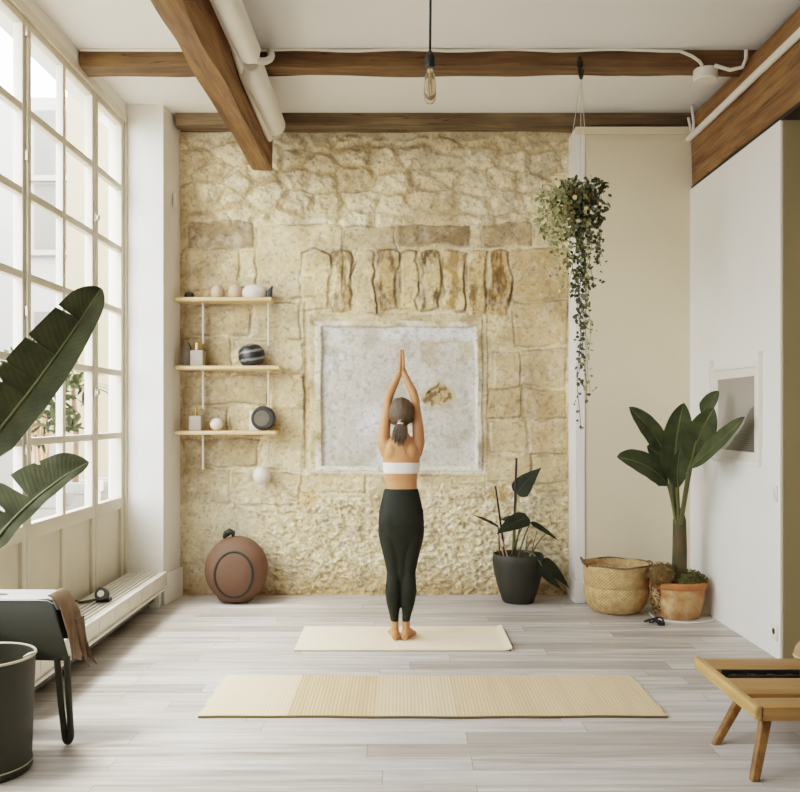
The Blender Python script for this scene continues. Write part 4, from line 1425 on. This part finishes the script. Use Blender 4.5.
# ================================================================== BASKET
KX, KY = 1.655, 6.90
t = thing('seagrass_basket', 'woven seagrass belly basket with folded rim by the white wall', 'basket', (KX, KY, 0))
prof = [(0, 0), (0.165, 0), (0.195, 0.02), (0.228, 0.07), (0.246, 0.13), (0.249, 0.175), (0.240, 0.196), (0.236, 0.20), (0.243, 0.206), (0.248, 0.25), (0.250, 0.33), (0.250, 0.365), (0.242, 0.368), (0.238, 0.33), (0.235, 0.21), (0.2, 0.05), (0, 0.03)]
MB().lathe(prof, (KX, KY, 0), 64, 1, 1, lambda a, z: 1 + 0.012 * math.sin(3 * a + 9 * z) + 0.006 * math.sin(8 * a)).build('weave', M['seagrass'], t, smooth=True, angle=70)
pts = [Vector((KX + 0.249 * math.cos(a), KY + 0.249 * math.sin(a), 0.366 + 0.004 * math.sin(5 * a))) for a in [2 * math.pi * k / 48 for k in range(49)]]
MB().tube(pts, 0.007, 8).build('rim_cord', M['leather'], t, smooth=True)
hp = bez3(Vector((KX - 0.235, KY - 0.09, 0.35)), Vector((KX - 0.30, KY - 0.10, 0.43)), Vector((KX - 0.27, KY + 0.04, 0.43)), Vector((KX - 0.235, KY + 0.07, 0.35)), 12)
MB().tube(hp, 0.009, 8).build('handle', M['leather'], t, smooth=True)
hp = bez3(Vector((KX + 0.235, KY - 0.09, 0.35)), Vector((KX + 0.275, KY - 0.10, 0.39)), Vector((KX + 0.265, KY + 0.04, 0.39)), Vector((KX + 0.235, KY + 0.07, 0.35)), 12)
MB().tube(hp, 0.009, 8).build('handle', M['leather'], t, smooth=True)
# floor cords near the pots
pts = [Vector((2.28, 6.55, 0.008)), Vector((2.2, 6.48, 0.008)), Vector((2.05, 6.46, 0.008)), Vector((1.93, 6.52, 0.008)), Vector((1.87, 6.62, 0.008)), Vector((1.88, 6.8, 0.008))]
sm_ = [p for i in range(len(pts) - 1) for p in (pts[i], pts[i].lerp(pts[i + 1], .5))] + [pts[-1]]
tag(MB().tube(sm_, 0.006, 8).build('floor_cable', M['pipe'], None, smooth=True), 'thin white cable lying on the floor around the terracotta pot', 'cable')
kn = MB()
kp = [Vector((1.83 + 0.055 * math.cos(a * 1.3) * (1 + .3 * math.sin(a)), 6.44 + 0.05 * math.sin(a), 0.012 + 0.016 * (1 + math.sin(2.3 * a)))) for a in [i * 0.35 for i in range(40)]]
kn.tube(kp, 0.006, 7)
kn.box((1.84, 6.40, 0.0), (1.885, 6.43, 0.03))
tag(kn.build('cable_tangle', M['cordblack'], None, smooth=True), 'small tangle of black cord on the floor by the terracotta pot', 'cord')

# ================================================================== LOW SLATTED TABLE (right front)
TZ = 0.283
t = thing('low_table', 'low wooden slatted table with splayed legs cut by the right edge', 'table', (2.2, 4.12, 0))


def rounded_rect(x0, x1, y0, y1, r, n=6):
    pts = []
    for cx, cy, a0 in ((x1 - r, y1 - r, 0), (x0 + r, y1 - r, 90), (x0 + r, y0 + r, 180), (x1 - r, y0 + r, 270)):
        for k in range(n + 1):
            a = math.radians(a0 + 90 * k / n)
            pts.append((cx + r * math.cos(a), cy + r * math.sin(a)))
    return pts


XE = 3.0
eb = [(x, y, TZ - 0.052) for x, y in rounded_rect(1.475, 1.510, 3.74, 4.52, 0.014)]
MB().prism(eb, (0, 0, 0.058)).build('end_board', M['table_end'], t, bevel=0.008)
eb = [(x, y, TZ - 0.052) for x, y in rounded_rect(XE - 0.02, XE + 0.015, 3.74, 4.52, 0.014)]
MB().prism(eb, (0, 0, 0.058)).build('end_board', M['table_end'], t, bevel=0.008)
for (ya, yb, zb) in ((3.745, 3.875, 0.058), (3.93, 4.165, 0.03), (4.31, 4.50, 0.03)):
    MB().box((1.511, ya, TZ - zb), (XE - 0.021, yb, TZ + 0.001)).build('slat', M['table_wood'], t, bevel=0.005)
for xc in (1.64, 2.55):
    MB().box((xc, 3.80, TZ - 0.068), (xc + 0.06, 4.46, TZ - 0.034)).build('crosspiece', M['leg_wood'], t, bevel=0.004)
hw = MB()
hw.box((1.53, 4.19, TZ - 0.032), (2.05, 4.205, TZ + 0.004)).box((1.53, 4.275, TZ - 0.032), (1.90, 4.29, TZ + 0.006))
for k in range(4):
    hw.box((1.56 + k * 0.09, 4.205, TZ - 0.028), (1.59 + k * 0.09, 4.275, TZ - 0.010))
hw.build('metal_bracket', M['iron'], t, bevel=0.002)


def leg(top, bot, w0, w1):
    top, bot = Vector(top), Vector(bot)
    mb = MB()
    rs = []
    for p, w in ((bot, w1), (bot.lerp(top, .5), (w0 + w1) / 2), (top, w0)):
        rs.append([p + Vector((sx * w, sy * w, 0)) for sx, sy in ((-1, -1), (1, -1), (1, 1), (-1, 1))])
    mb.rings(rs)
    return mb.build('leg', M['leg_wood'], t, bevel=0.006)


leg((1.545, 3.80, TZ - 0.05), (1.452, 3.69, 0), 0.022, 0.018)
leg((1.66, 4.27, TZ - 0.05), (1.437, 4.10, 0), 0.024, 0.018)
leg((2.87, 3.80, TZ - 0.05), (2.96, 3.70, 0), 0.026, 0.020)
leg((2.80, 4.27, TZ - 0.05), (3.0, 4.12, 0), 0.024, 0.018)
# pale woven ball at the far right edge
t = thing('woven_ball', 'pinkish woven ball half hidden at the right edge beyond the low table', 'ball', (2.385, 5.2, 0))
MB().ell((2.385, 5.2, 0.107), (0.103, 0.103, 0.107), 28, 18).build('ball', M['pinkweave'], t, smooth=True)
MB().tube([(2.385 + 0.104 * math.cos(a), 5.2 + 0.104 * math.sin(a), 0.107) for a in [2 * math.pi * k / 32 for k in range(33)]], 0.004, 6).build('seam', M['cord'], t, smooth=True)

# ================================================================== STOOL (left) WITH LEATHER THROW
SY = 4.08
t = thing('metal_stool', 'dark olive metal stool with slotted legs beside the bin, by the window', 'stool', (-1.85, SY + 0.1, 0))
XA, XB = -2.14, -1.575
tp = MB()
secs = []
for (x, z) in ((XA, 0.655), (XA + 0.03, 0.672), (-1.9, 0.672), (-1.65, 0.672), (-1.60, 0.670), (XB + 0.005, 0.655), (XB + 0.02, 0.63)):
    secs.append([Vector((x, SY - 0.002, z - 0.012)), Vector((x, SY + 0.01, z)), Vector((x, SY + 0.19, z)), Vector((x, SY + 0.202, z - 0.012)), Vector((x, SY + 0.18, z - 0.02)), Vector((x, SY + 0.02, z - 0.02))])
tp.rings(secs)
tp.build('seat', M['seat'], t, smooth=True)


def apron(y):
    out = [(XA, 0.40), (XA + 0.0, 0.655), (XA + 0.02, 0.665), (XB - 0.02, 0.665), (XB, 0.655), (-1.505, 0.40), (-1.505, 0.385), (-1.57, 0.385)]
    return MB().prism([(x, y, z) for x, z in out][::-1], (0, 0.014, 0))


apron(SY).build('apron', M['olive'], t, bevel=0.004)
MB().prism([(x, SY + 0.186, z) for x, z in [(XA, 0.40), (XA, 0.655), (XB - 0.02, 0.66), (XB, 0.64), (-1.56, 0.44)]][::-1], (0, 0.014, 0)).build('apron', M['olive'], t, bevel=0.004)


def uleg(xa, xb, ca, cb, y, zt):
    """two prongs joined in a round loop at the foot"""
    p = [Vector((xa, y, zt)), Vector((xa + (ca - xa) * .5, y, zt * .5)), Vector((ca, y, 0.05))]
    r = (cb - ca) / 2
    for k in range(1, 8):
        a = math.pi + math.pi * k / 8
        p.append(Vector(((ca + cb) / 2 + r * math.cos(a), y, 0.05 + 0.034 * math.sin(a))))
    p += [Vector((cb, y, 0.05)), Vector((xb + (cb - xb) * .5, y, zt * .5)), Vector((xb, y, zt))]
    return MB().tube(p, 0.0145, 10, up=(0, 1, 0)).build('leg', M['olive'], t, smooth=True)


uleg(-1.558, -1.513, -1.523, -1.494, SY + 0.007, 0.40)
uleg(-2.10, -2.05, -2.115, -2.08, SY + 0.007, 0.41)
uleg(-1.79, -1.75, -1.80, -1.77, SY + 0.193, 0.45)
uleg(-2.10, -2.05, -2.115, -2.08, SY + 0.193, 0.41)
MB().lathe([(0, 0), (0.05, 0), (0.055, 0.002), (0.05, 0.004), (0, 0.004)], (-1.86, SY + 0.07, 0.6705), 24, 1.0, 0.45).build('hand_hole', M['leather'], t, smooth=True)
# leather draped over the end of the stool
t = thing('leather_throw', 'worn brown leather throw with straps draped over the end of the olive stool', 'throw', (-1.56, SY + 0.1, 0.4))
gr = []
cur = [(-1.595, 0.678), (-1.588, 0.678), (-1.578, 0.674), (-1.56, 0.662), (-1.535, 0.63), (-1.515, 0.58), (-1.503, 0.52), (-1.497, 0.46), (-1.492, 0.41), (-1.486, 0.385)]
for i, (x, z) in enumerate(cur):
    row = []
    for j in range(13):
        v = j / 12
        zz = z - (0.01 * math.sin(v * 7 + i * .4) if i > 3 else 0) - (0.03 * v * (i > 7))
        row.append(Vector((x + 0.008 * math.sin(v * 9 + i) * (i > 4) - 0.001 * i * v, SY - 0.006 + 0.165 * v * (1 + 0.01 * i), zz + 0.004)))
    gr.append(row)
MB().sheet(gr).build('hide', M['leather'], t, smooth=True, solid=0.006, angle=80)
for q, off in ((0, 0.0), (1, 0.02)):
    pts = bez3(Vector((-1.488 + off * .4, SY + 0.06 + off * 2, 0.565)), Vector((-1.462, SY + 0.06 + off, 0.50)), Vector((-1.47, SY + 0.05 + off, 0.44)), Vector((-1.425 + off, SY + 0.05 + off * 2, 0.345)), 12)
    MB().tube(pts, [0.013] * 9 + [0.011, 0.009, 0.006, 0.002], 8, flat=0.35).build('strap', M['leather'], t, smooth=True)

# ================================================================== BIN
NX, NY = -1.765, 3.80
t = thing('metal_bin', 'tall dark olive metal bin with pale rim in the lower left corner', 'bin', (NX, NY, 0))
MB().lathe([(0, 0), (0.195, 0), (0.2, 0.01), (0.2, 0.03), (0.196, 0.036), (0.205, 0.30), (0.212, 0.482), (0.205, 0.482), (0.196, 0.29), (0.185, 0.03), (0, 0.03)], (NX, NY, 0), 56).build('body', M['olive'], t, smooth=True)
MB().tube([(NX + 0.211 * math.cos(a), NY + 0.211 * math.sin(a), 0.484) for a in [2 * math.pi * k / 56 for k in range(57)]], 0.0055, 8).build('rim', M['rimmetal'], t, smooth=True)
MB().tube([(NX + 0.202 * math.cos(a), NY + 0.202 * math.sin(a), 0.036) for a in [2 * math.pi * k / 56 for k in range(57)]], 0.003, 6).build('base_bead', M['rimmetal'], t, smooth=True)
MB().prism([(NX + 0.185, NY - 0.03, 0.478), (NX + 0.235, NY, 0.495), (NX + 0.185, NY + 0.03, 0.478)], (0, 0, 0.012)).build('spout', M['rimmetal'], t, bevel=0.003)
o = MB().tube([(NX - 0.08, NY + 0.05, 0.035), (NX + 0.0, NY - 0.02, 0.40), (NX + 0.035, NY - 0.06, 0.475), (NX + 0.045, NY - 0.07, 0.49)], [0.045, 0.045, 0.042, 0.02], 20).build('wooden_roller', M['tan'], None, smooth=True)
tag(o, 'tan rounded wooden roller standing inside the olive bin', 'roller')


# ================================================================== WOMAN
def remesh(mb, voxel, it=6, fac=0.5):
    me = bpy.data.meshes.new('tmp')
    me.from_pydata([tuple(p) for p in mb.v], [], mb.f)
    bm = bmesh.new()
    bm.from_mesh(me)
    bmesh.ops.recalc_face_normals(bm, faces=bm.faces)
    bm.to_mesh(me)
    bm.free()
    ob = bpy.data.objects.new('tmp', me)
    COL.objects.link(ob)
    md = ob.modifiers.new('r', 'REMESH')
    md.mode = 'VOXEL'
    md.voxel_size = voxel
    ms = ob.modifiers.new('s', 'SMOOTH')
    ms.factor = fac
    ms.iterations = it
    dg = bpy.context.evaluated_depsgraph_get()
    ev = ob.evaluated_get(dg)
    m2 = ev.to_mesh()
    out = MB()
    out.v = [tuple(v.co) for v in m2.vertices]
    out.f = [tuple(p.vertices) for p in m2.polygons]
    out.uv = [(0.0, 0.0)] * len(out.v)
    ev.to_mesh_clear()
    bpy.data.objects.remove(ob)
    bpy.data.meshes.remove(me)
    return out


WY = 5.98
WX = 0.010
woman = thing('person', 'woman seen from behind, arms raised palms together, in white top and black leggings', 'person', (WX, WY, 0.012))
G = 0.012                                  # top of the mat


def S(x, y, z, rx, ry):
    return (x, WY + y, z, rx, ry)


torso = [  # x, y(+ = towards the wall), z, rx, ry
    S(.008, -.005, .66, .100, .085), S(.008, -.012, .72, .140, .105), S(.008, -.018, .78, .148, .112), S(.008, -.012, .86, .143, .108), S(.008, .0, .94, .126, .094),
    S(.008, .01, 1.01, .106, .078), S(.008, .012, 1.06, .104, .075), S(.008, .012, 1.12, .112, .082), S(.009, .014, 1.18, .122, .094),
    S(.009, .010, 1.24, .128, .092), S(.009, .0, 1.29, .128, .076), S(.009, -.004, 1.325, .108, .058), S(.009, -.002, 1.35, .070, .046), S(.009, .004, 1.375, .046, .046), S(.009, .010, 1.42, .043, .048), S(.009, .02, 1.46, .043, .05)]
LEG_L = [S(-.035, .0, .06, .025, .03), S(-.035, .0, .11, .026, .032), S(-.038, -.004, .17, .030, .036), S(-.043, -.012, .25, .045, .047), S(-.046, -.016, .33, .052, .053), S(-.043, -.008, .40, .048, .051), S(-.040, .004, .455, .047, .052), S(-.048, .006, .54, .056, .062), S(-.058, .004, .62, .066, .074), S(-.066, -.004, .70, .075, .088), S(-.068, -.01, .76, .076, .094)]
LEG_R = [S(.039, .0, .06, .024, .03), S(.039, .0, .11, .025, .032), S(.044, -.004, .17, .029, .036), S(.052, -.012, .25, .044, .047), S(.058, -.016, .33, .052, .053), S(.057, -.008, .40, .048, .051), S(.056, .004, .455, .047, .052), S(.064, .006, .54, .056, .062), S(.074, .004, .62, .066, .074), S(.082, -.004, .70, .075, .088), S(.084, -.01, .76, .076, .094)]
sc_ = lambda L, k: [(x, y, z, a * k, b_ * k) for x, y, z, a, b_ in L]
bd = MB()
bd.loft(torso, 36, 2.2)
bd.loft(sc_(LEG_L, .93), 24)
bd.loft(sc_(LEG_R, .93), 24)
# buttocks, chest, shoulder blades
for sx in (-1, 1):
    bd.ell((.009 + sx * .05, WY + .085, 1.17), (.055, .045, .055))
    bd.ell((.009 + sx * .062, WY - .045, 1.255), (.045, .035, .062))
    bd.ell((.009 + sx * .108, WY + .0, 1.30), (.044, .046, .060))
# arms
sh = {-1: (-.108, .0, 1.315), 1: (.124, .0, 1.315)}
el = {-1: (-.080, .045, 1.602), 1: (.101, .045, 1.602)}
wr = {-1: (-.004, .085, 1.785), 1: (.028, .085, 1.785)}
for sx in (-1, 1):
    a, c, d = (Vector((p[0], WY + p[1], p[2])) for p in (sh[sx], el[sx], wr[sx]))
    base = Vector((.009 + sx * .10, WY, 1.235))
    bd.tube([base, a, a.lerp(c, .35) + Vector((sx * .004, 0, 0)), a.lerp(c, .75), c, c.lerp(d, .28) + Vector((sx * .006, 0, 0)), c.lerp(d, .65), d, d + Vector((0, .004, .02))],
            [.036, .042, .039, .033, .0295, .031, .025, .0195, .018], 20)
# head with face
HC = Vector((.009, WY + .012, 1.512))
bd.ell(HC, (.072, .090, .096), 28, 20)
bd.ell(HC + Vector((0, .040, -.055)), (.050, .052, .058), 24, 16)
bd.tube([HC + Vector((0, .092, .018)), HC + Vector((0, .104, -.012)), HC + Vector((0, .098, -.024))], [.008, .014, .010], 10)
bd.ell(HC + Vector((0, .082, -.058)), (.022, .014, .008), 12, 8)
bd.ell(HC + Vector((0, .068, -.098)), (.024, .024, .016), 12, 8)
for sx in (-1, 1):
    bd.ell(HC + Vector((sx * .073, .0, -.012)), (.010, .020, .031), 12, 10)
    # feet: heel towards the viewer, toes towards the wall, turned out a little
    fx = -.034 if sx < 0 else .040
    yaw = math.radians(5 if sx < 0 else -13)
    R = Matrix.Translation((fx, WY - .0, G)) @ Matrix.Rotation(yaw, 4, 'Z')
    f = MB()
    secs = [(-.052, .012, .018, .024), (-.045, .024, .026, .030), (-.02, .028, .03, .042), (.02, .030, .028, .046), (.07, .034, .024, .035), (.115, .040, .020, .022), (.15, .040, .016, .014), (.165, .034, .012, .011)]
    f.rings([[R @ Vector((w * math.cos(q), y, h * 0.92 + h * 0.92 * math.sin(q))) for q in [2 * math.pi * k / 20 for k in range(20)]] for (y, w, _, h) in secs])
    for k, (tx, ty, tr_) in enumerate(((-.028, .195, .012), (-.010, .195, .009), (.006, .188, .0085), (.020, .180, .008), (.032, .170, .0075))):
        tx = tx * (1 if sx > 0 else -1)
        f.tube([R @ Vector((tx * .9, .145, .012)), R @ Vector((tx, ty - .012, .0115)), R @ Vector((tx, ty, .009))], [tr_, tr_, tr_ * .7], 10)
    bd.v += f.v if False else []
    bd._add(f.v, f.f)
    bd.loft([(fx, WY - .008, G + .035, .026, .033), (fx, WY - .004, .09, .0265, .032), (fx, WY, .13, .027, .031)], 18)
body = remesh(bd, 0.0055, 5)
# hands, fingers kept apart: palms face each other, fingers up, thumbs towards the viewer
hd = MB()
for sx in (-1, 1):
    hx = .012 + sx * .0098
    d = Vector((wr[sx][0], WY + wr[sx][1], wr[sx][2]))
    rs = []
    for (z, yc, hy, hxw) in ((1.775, .088, .020, .015), (1.80, .088, .027, .0135), (1.83, .088, .036, .0125), (1.855, .088, .039, .0115), (1.872, .088, .037, .010), (1.878, .088, .032, .007)):
        k = min(1, max(0, (z - 1.775) / .05))
        cx = d.x * (1 - k) + hx * k
        rs.append([Vector((cx + hxw * math.cos(q), WY + yc + hy * math.copysign(abs(math.sin(q)) ** .7, math.sin(q)), z)) for q in [2 * math.pi * i / 20 for i in range(20)]])
    hd.rings(rs)
    for (yo, L, r_) in ((-.028, .068, .0088), (-.0095, .078, .0092), (.0095, .072, .0088), (.027, .056, .0078)):
        y = WY + .088 + yo
        z0 = 1.864
        hd.tube([(hx, y, z0), (hx + sx * .001, y + yo * .03, z0 + L * .38), (hx - sx * .001, y + yo * .05, z0 + L * .72), (hx - sx * .003, y + yo * .05, z0 + L * .94), (hx - sx * .003, y + yo * .05, z0 + L)], [r_ * 1.05, r_, r_ * .92, r_ * .75, r_ * .35], 12)
    hd.tube([(hx, WY + .070, 1.81), (hx + sx * .001, WY + .045, 1.835), (hx, WY + .036, 1.862), (hx - sx * .001, WY + .034, 1.882), (hx - sx * .001, WY + .034, 1.888)], [.013, .0115, .0105, .008, .004], 12)
hand = remesh(hd, 0.0026, 2)
body._add(hand.v, hand.f)
body.build('body', M['skin'], woman, smooth=True, angle=180)
# eyes
for sx in (-1, 1):
    e = MB().ell(HC + Vector((sx * .029, .083, .008)), (.011, .008, .008), 12, 8)
    e.build('eye', M['whitecer'], woman, smooth=True)
# leggings
lg = MB()
lt = [S(.008, .0, .26, .030, .034), S(.008, .0, .40, .034, .040), S(.008, .0, .56, .050, .060), S(.008, -.004, .66, .10, .088)] + [(x, y, z, a * 1.03, b_ * 1.04) for x, y, z, a, b_ in torso[1:5]] + [S(.008, .01, 1.012, .112, .085)]
lg.loft(lt, 36, 2.2)
for L in (LEG_L, LEG_R):
    q = [s for s in sc_(L, 1.03) if s[2] > .12]
    x, y, z, a, b_ = q[0]
    q = [(L[1][0], y, .132, .028, .035)] + q
    lg.loft(q, 26)
for sx in (-1, 1):
    lg.ell((.008 + sx * .064, WY - .052, .80), (.074, .074, .095), 24, 16)
lg = remesh(lg, 0.0055, 16)
lg.build('leggings', M['legging'], woman, smooth=True, angle=60)
# top
br = MB()
br.loft([S(.008, .013, 1.112, .1135, .087), S(.008, .014, 1.118, .117, .0895), S(.009, .014, 1.15, .1215, .096), S(.009, .0135, 1.180, .1268, .0998), S(.009, .013, 1.186, .124, .098)], 40, 2.2)
for sx in (-1, 1):
    br.ell((.009 + sx * .05, WY + .088, 1.165), (.058, .046, .055))
br = remesh(br, 0.005, 3)
br.build('sports_top', M['bra'], woman, smooth=True, angle=60)
# hair: cap swept back to a low tail
hc = MB()
tie = HC + Vector((-.006, -.094, -.066))
rs = []
for i in range(25):
    ph = math.pi * (i / 24) - math.pi / 2
    ring = []
    for j in range(72):
        a = 2 * math.pi * j / 72
        k = max(math.cos(ph), .02)
        p = Vector((k * math.cos(a) * .088, k * math.sin(a) * .105, math.sin(ph) * .107))
        # groove pattern: strands run to the tie point
        dv = (HC + p) - tie
        ang = math.atan2(dv.x, dv.z + .03)
        g_ = 1 + .012 * math.sin(ang * 26) + .006 * math.sin(ang * 47)
        p = p * g_
        if p.y > .030:                      # hairline: leave the face bare
            kk = min(1, (p.y - .030) / .04)
            lim = HC.z + .035
            if (HC + p).z < lim + .03:
                p = p * (1 - .34 * kk * min(1, max(0, (lim + .03 - (HC + p).z) / .05)))
        if p.z < -.075:
            p = Vector((p.x * .82, p.y, p.z * .93))
        ring.append(HC + p)
    rs.append(ring)
hc.rings(rs)
ho = hc.build('hair', M['hair'], woman, smooth=True, angle=180)
pt = MB()
rnd = random.Random(5)
for i in range(70):
    a, r_ = rnd.uniform(0, 6.28), math.sqrt(rnd.random())
    s0 = tie + Vector((.012 * r_ * math.cos(a), -.004 + .010 * r_ * math.sin(a), .004))
    e = tie + Vector((-.010 + .050 * r_ * math.cos(a), -.010 + .018 * r_ * math.sin(a), -.125 - rnd.uniform(-.01, .045) + abs(math.cos(a)) * r_ * .04))
    m_ = s0.lerp(e, .45) + Vector((.022 * r_ * math.cos(a), -.022, .0))
    pt.tube(bez(s0, m_, e, 7), [.004, .0055, .0055, .005, .0045, .0035, .002, .0006], 5)
pt.tube(bez(tie + Vector((0, -.012, -.05)), tie + Vector((.012, -.015, -.15)), tie + Vector((.052, -.010, -.235)), 8), [.003, .003, .003, .0025, .0022, .002, .0016, .001, .0006], 5)
pt.build('ponytail', M['hair'], ho, smooth=True)
tb = MB()
tb.tube([tie + Vector((.015 * math.cos(a), -.006 + .012 * math.sin(a), 0.002 * math.sin(3 * a))) for a in [2 * math.pi * k / 20 for k in range(21)]], .006, 8)
tb.tube([tie + Vector((0, -.014, .002)), tie + Vector((-.012, -.022, .016)), tie + Vector((.006, -.024, .022))], [.005, .006, .002], 8)
tb.build('hair_tie', M['tie'], ho, smooth=True)

# ================================================================== OUTSIDE: the courtyard
b = MB().box((-14, -6, -0.2), (-2.6, 24, -0.12))
o = b.build('ground', M['extground'])
struct(o)


def facade(name, label, x, y0, y1, z1, wm, rows, cols, facing):
    """simple block with window openings, shutters and ledges; facing 'x' looks to +X, 'y' looks to -Y"""
    t = thing(name, label, 'building', ((x if facing == 'x' else (y0 + y1) / 2), ((y0 + y1) / 2 if facing == 'x' else x), -0.12))
    if facing == 'x':
        MB().box((x - 1.5, y0, -0.12), (x, y1, z1)).build('wall', wm, t)
    else:
        MB().box((y0, x, -0.12), (y1, x + 1.0, z1)).build('wall', wm, t)
    for r in rows:
        for c in cols:
            if facing == 'x':
                w = MB().box((x - 0.02, c - 0.35, r), (x + 0.02, c + 0.35, r + 1.25)).build('window', M['extgrey'], t)
                MB().box((x, c - 0.5, r - 0.1), (x + 0.14, c + 0.5, r)).build('ledge', M['extwall'], t)
                MB().box((x, c + 0.36, r), (x + 0.04, c + 0.7, r + 1.25)).build('shutter', M['extwall'], t)
            else:
                w = MB().box((c - 0.3, x - 0.02, r), (c + 0.3, x + 0.02, r + 1.25)).build('window', M['extgrey'], t)
                MB().box((c - 0.4, x - 0.12, r - 0.1), (c + 0.4, x, r)).build('ledge', M['extwall'], t)
    return t


facade('apartment_building', 'pale apartment house with tall windows and ledges across the courtyard', -8.5, 2, 16.5, 5.6, M['extwall'], (1.0, 3.4), (8, 10, 12, 14.2, 15.6), 'x')
facade('apartment_building', 'white house front at the end of the courtyard seen through the upper panes', 17.0, -8.0, -4.2, 7.5, M['extwall'], (2.2, 4.6, 6.0), (-6.6, -5.4), 'y')
facade('courtyard_wall', 'warm beige courtyard wall just outside the window', 9.6, -3.55, -2.3, 6.2, M['extwarm'], (), (), 'y')
for (x, y, w, h, lab) in ((-2.75, 6.93, 0.32, 0.90, 'pale square planter outside the window under the bushy plant'), (-2.85, 7.9, 0.34, 0.92, 'pale square planter outside the window under the small palm'), (-2.75, 8.45, 0.36, 0.90, 'pale square planter outside the window by the beige wall')):
    t = thing('planter_box', lab, 'planter', (x, y, -0.12))
    s = w / 2
    MB().rings([[Vector((x - s * k, y - s * k, z)), Vector((x + s * k, y - s * k, z)), Vector((x + s * k, y + s * k, z)), Vector((x - s * k, y + s * k, z))] for z, k in ((-0.12, .82), (h - 0.1, 1.0), (h - 0.1, 1.1), (h, 1.1), (h, .9), (h - .06, .9))]).build('box', M['extwall'], t, bevel=0.01)
    MB().box((x - s * .89, y - s * .89, h - .07), (x + s * .89, y + s * .89, h - .04)).build('soil', M['soil'], t)
rnd = random.Random(31)
t = thing('bushy_shrub', 'leafy green bush in the planter outside the window', 'shrub', (-2.75, 6.93, 0.87))
for k in range(6):
    MB().tube(bez(Vector((-2.75 + rnd.uniform(-.08, .08), 6.93 + rnd.uniform(-.08, .08), 0.87)), Vector((-2.75 + rnd.uniform(-.1, .1), 6.93 + rnd.uniform(-.2, .2), 1.3)), Vector((-2.75 + rnd.uniform(-.15, .15), 6.93 + rnd.uniform(-.3, .3), 1.8)), 8), 0.012, 6).build('stem', M['tan'], t, smooth=True)
fo = MB()
for i in range(420):
    v = rvec(rnd)
    if v.length > 1:
        v.normalize()
    vleaf(fo, Vector((-2.75 + v.x * .28, 6.93 + v.y * .36, 1.66 + v.z * .42)), rvec(rnd) + Vector((0, 0, .3)), rvec(rnd), rnd.uniform(.07, .14), 0.35)
fo.build('foliage', M['extleaf'], t)
t = thing('small_palm', 'small palm with yellow-green leaves in the planter outside the window', 'palm', (-2.85, 7.9, 0.89))
MB().tube([(-2.85, 7.9, 0.86), (-2.83, 7.88, 1.3), (-2.86, 7.88, 1.72)], [0.03, 0.025, 0.02], 10).build('trunk', M['leather'], t, smooth=True)
fo = MB()
for i in range(16):
    a = i * 0.785 + rnd.uniform(-.2, .2)
    up = rnd.uniform(-.1, .9)
    d = Vector((math.cos(a), math.sin(a), up)).normalized()
    p0 = Vector((-2.86, 7.88, 1.72))
    path = bez(p0, p0 + d * .2 + Vector((0, 0, .06)), p0 + d * .36 + Vector((0, 0, -.08)), 8)
    fo.sheet(leaf_grid(path, .045, (0, 0, 1) if abs(d.z) < .8 else (1, 0, 0), .2, paddle, 4, 0, 0, i))
fo.build('frond', M['extleaf2'], t, smooth=True)

# ================================================================== LIGHT AND CAMERA
w = bpy.data.worlds.new('daylight')
SC.world = w
w.use_nodes = True
nt = w.node_tree
bg = nt.nodes['Background']
bg.inputs['Color'].default_value = (0.91, 0.97, 1.07, 1)
bg.inputs['Strength'].default_value = 6.2
sun = bpy.data.lights.new('sun', 'SUN')
sun.energy = 2.6
sun.angle = math.radians(13)
sun.color = (1.0, 0.97, 0.92)
so = bpy.data.objects.new('sun', sun)
COL.objects.link(so)
so.rotation_euler = Vector((1.0, 0.24, -2.0)).to_track_quat('-Z', 'Y').to_euler()
so.location = (-6, 3, 8)


def portal(loc, direc, sx, sy):
    l = bpy.data.lights.new('window_portal', 'AREA')
    l.shape = 'RECTANGLE'
    l.size, l.size_y = sx, sy
    l.cycles.is_portal = True
    o = bpy.data.objects.new('window_portal', l)
    COL.objects.link(o)
    o.location = loc
    o.rotation_euler = Vector(direc).to_track_quat('-Z', 'Z').to_euler()


portal((XL - 0.12, 4.4, 2.35), (1, 0, 0), 3.0, 5.4)
cam = bpy.data.cameras.new('camera')
cam.sensor_fit = 'HORIZONTAL'
cam.sensor_width = 36
cam.lens = 36 * F / 800.0
cam.shift_y = (CY - 396.0) / 800.0
cam.clip_start = 0.05
co = bpy.data.objects.new('camera', cam)
COL.objects.link(co)
co.location = (0, 0, H)
co.rotation_euler = (math.radians(90), 0, 0)
SC.camera = co
SC.cycles.use_denoising = True
SC.cycles.max_bounces = 10
SC.cycles.diffuse_bounces = 6
SC.cycles.transparent_max_bounces = 12
SC.cycles.sample_clamp_indirect = 6
SC.cycles.caustics_reflective = False
SC.cycles.caustics_refractive = False
SC.view_settings.view_transform = 'Filmic'
SC.view_settings.look = 'Medium High Contrast'
SC.view_settings.exposure = 1.12; SC.view_settings.gamma = 1
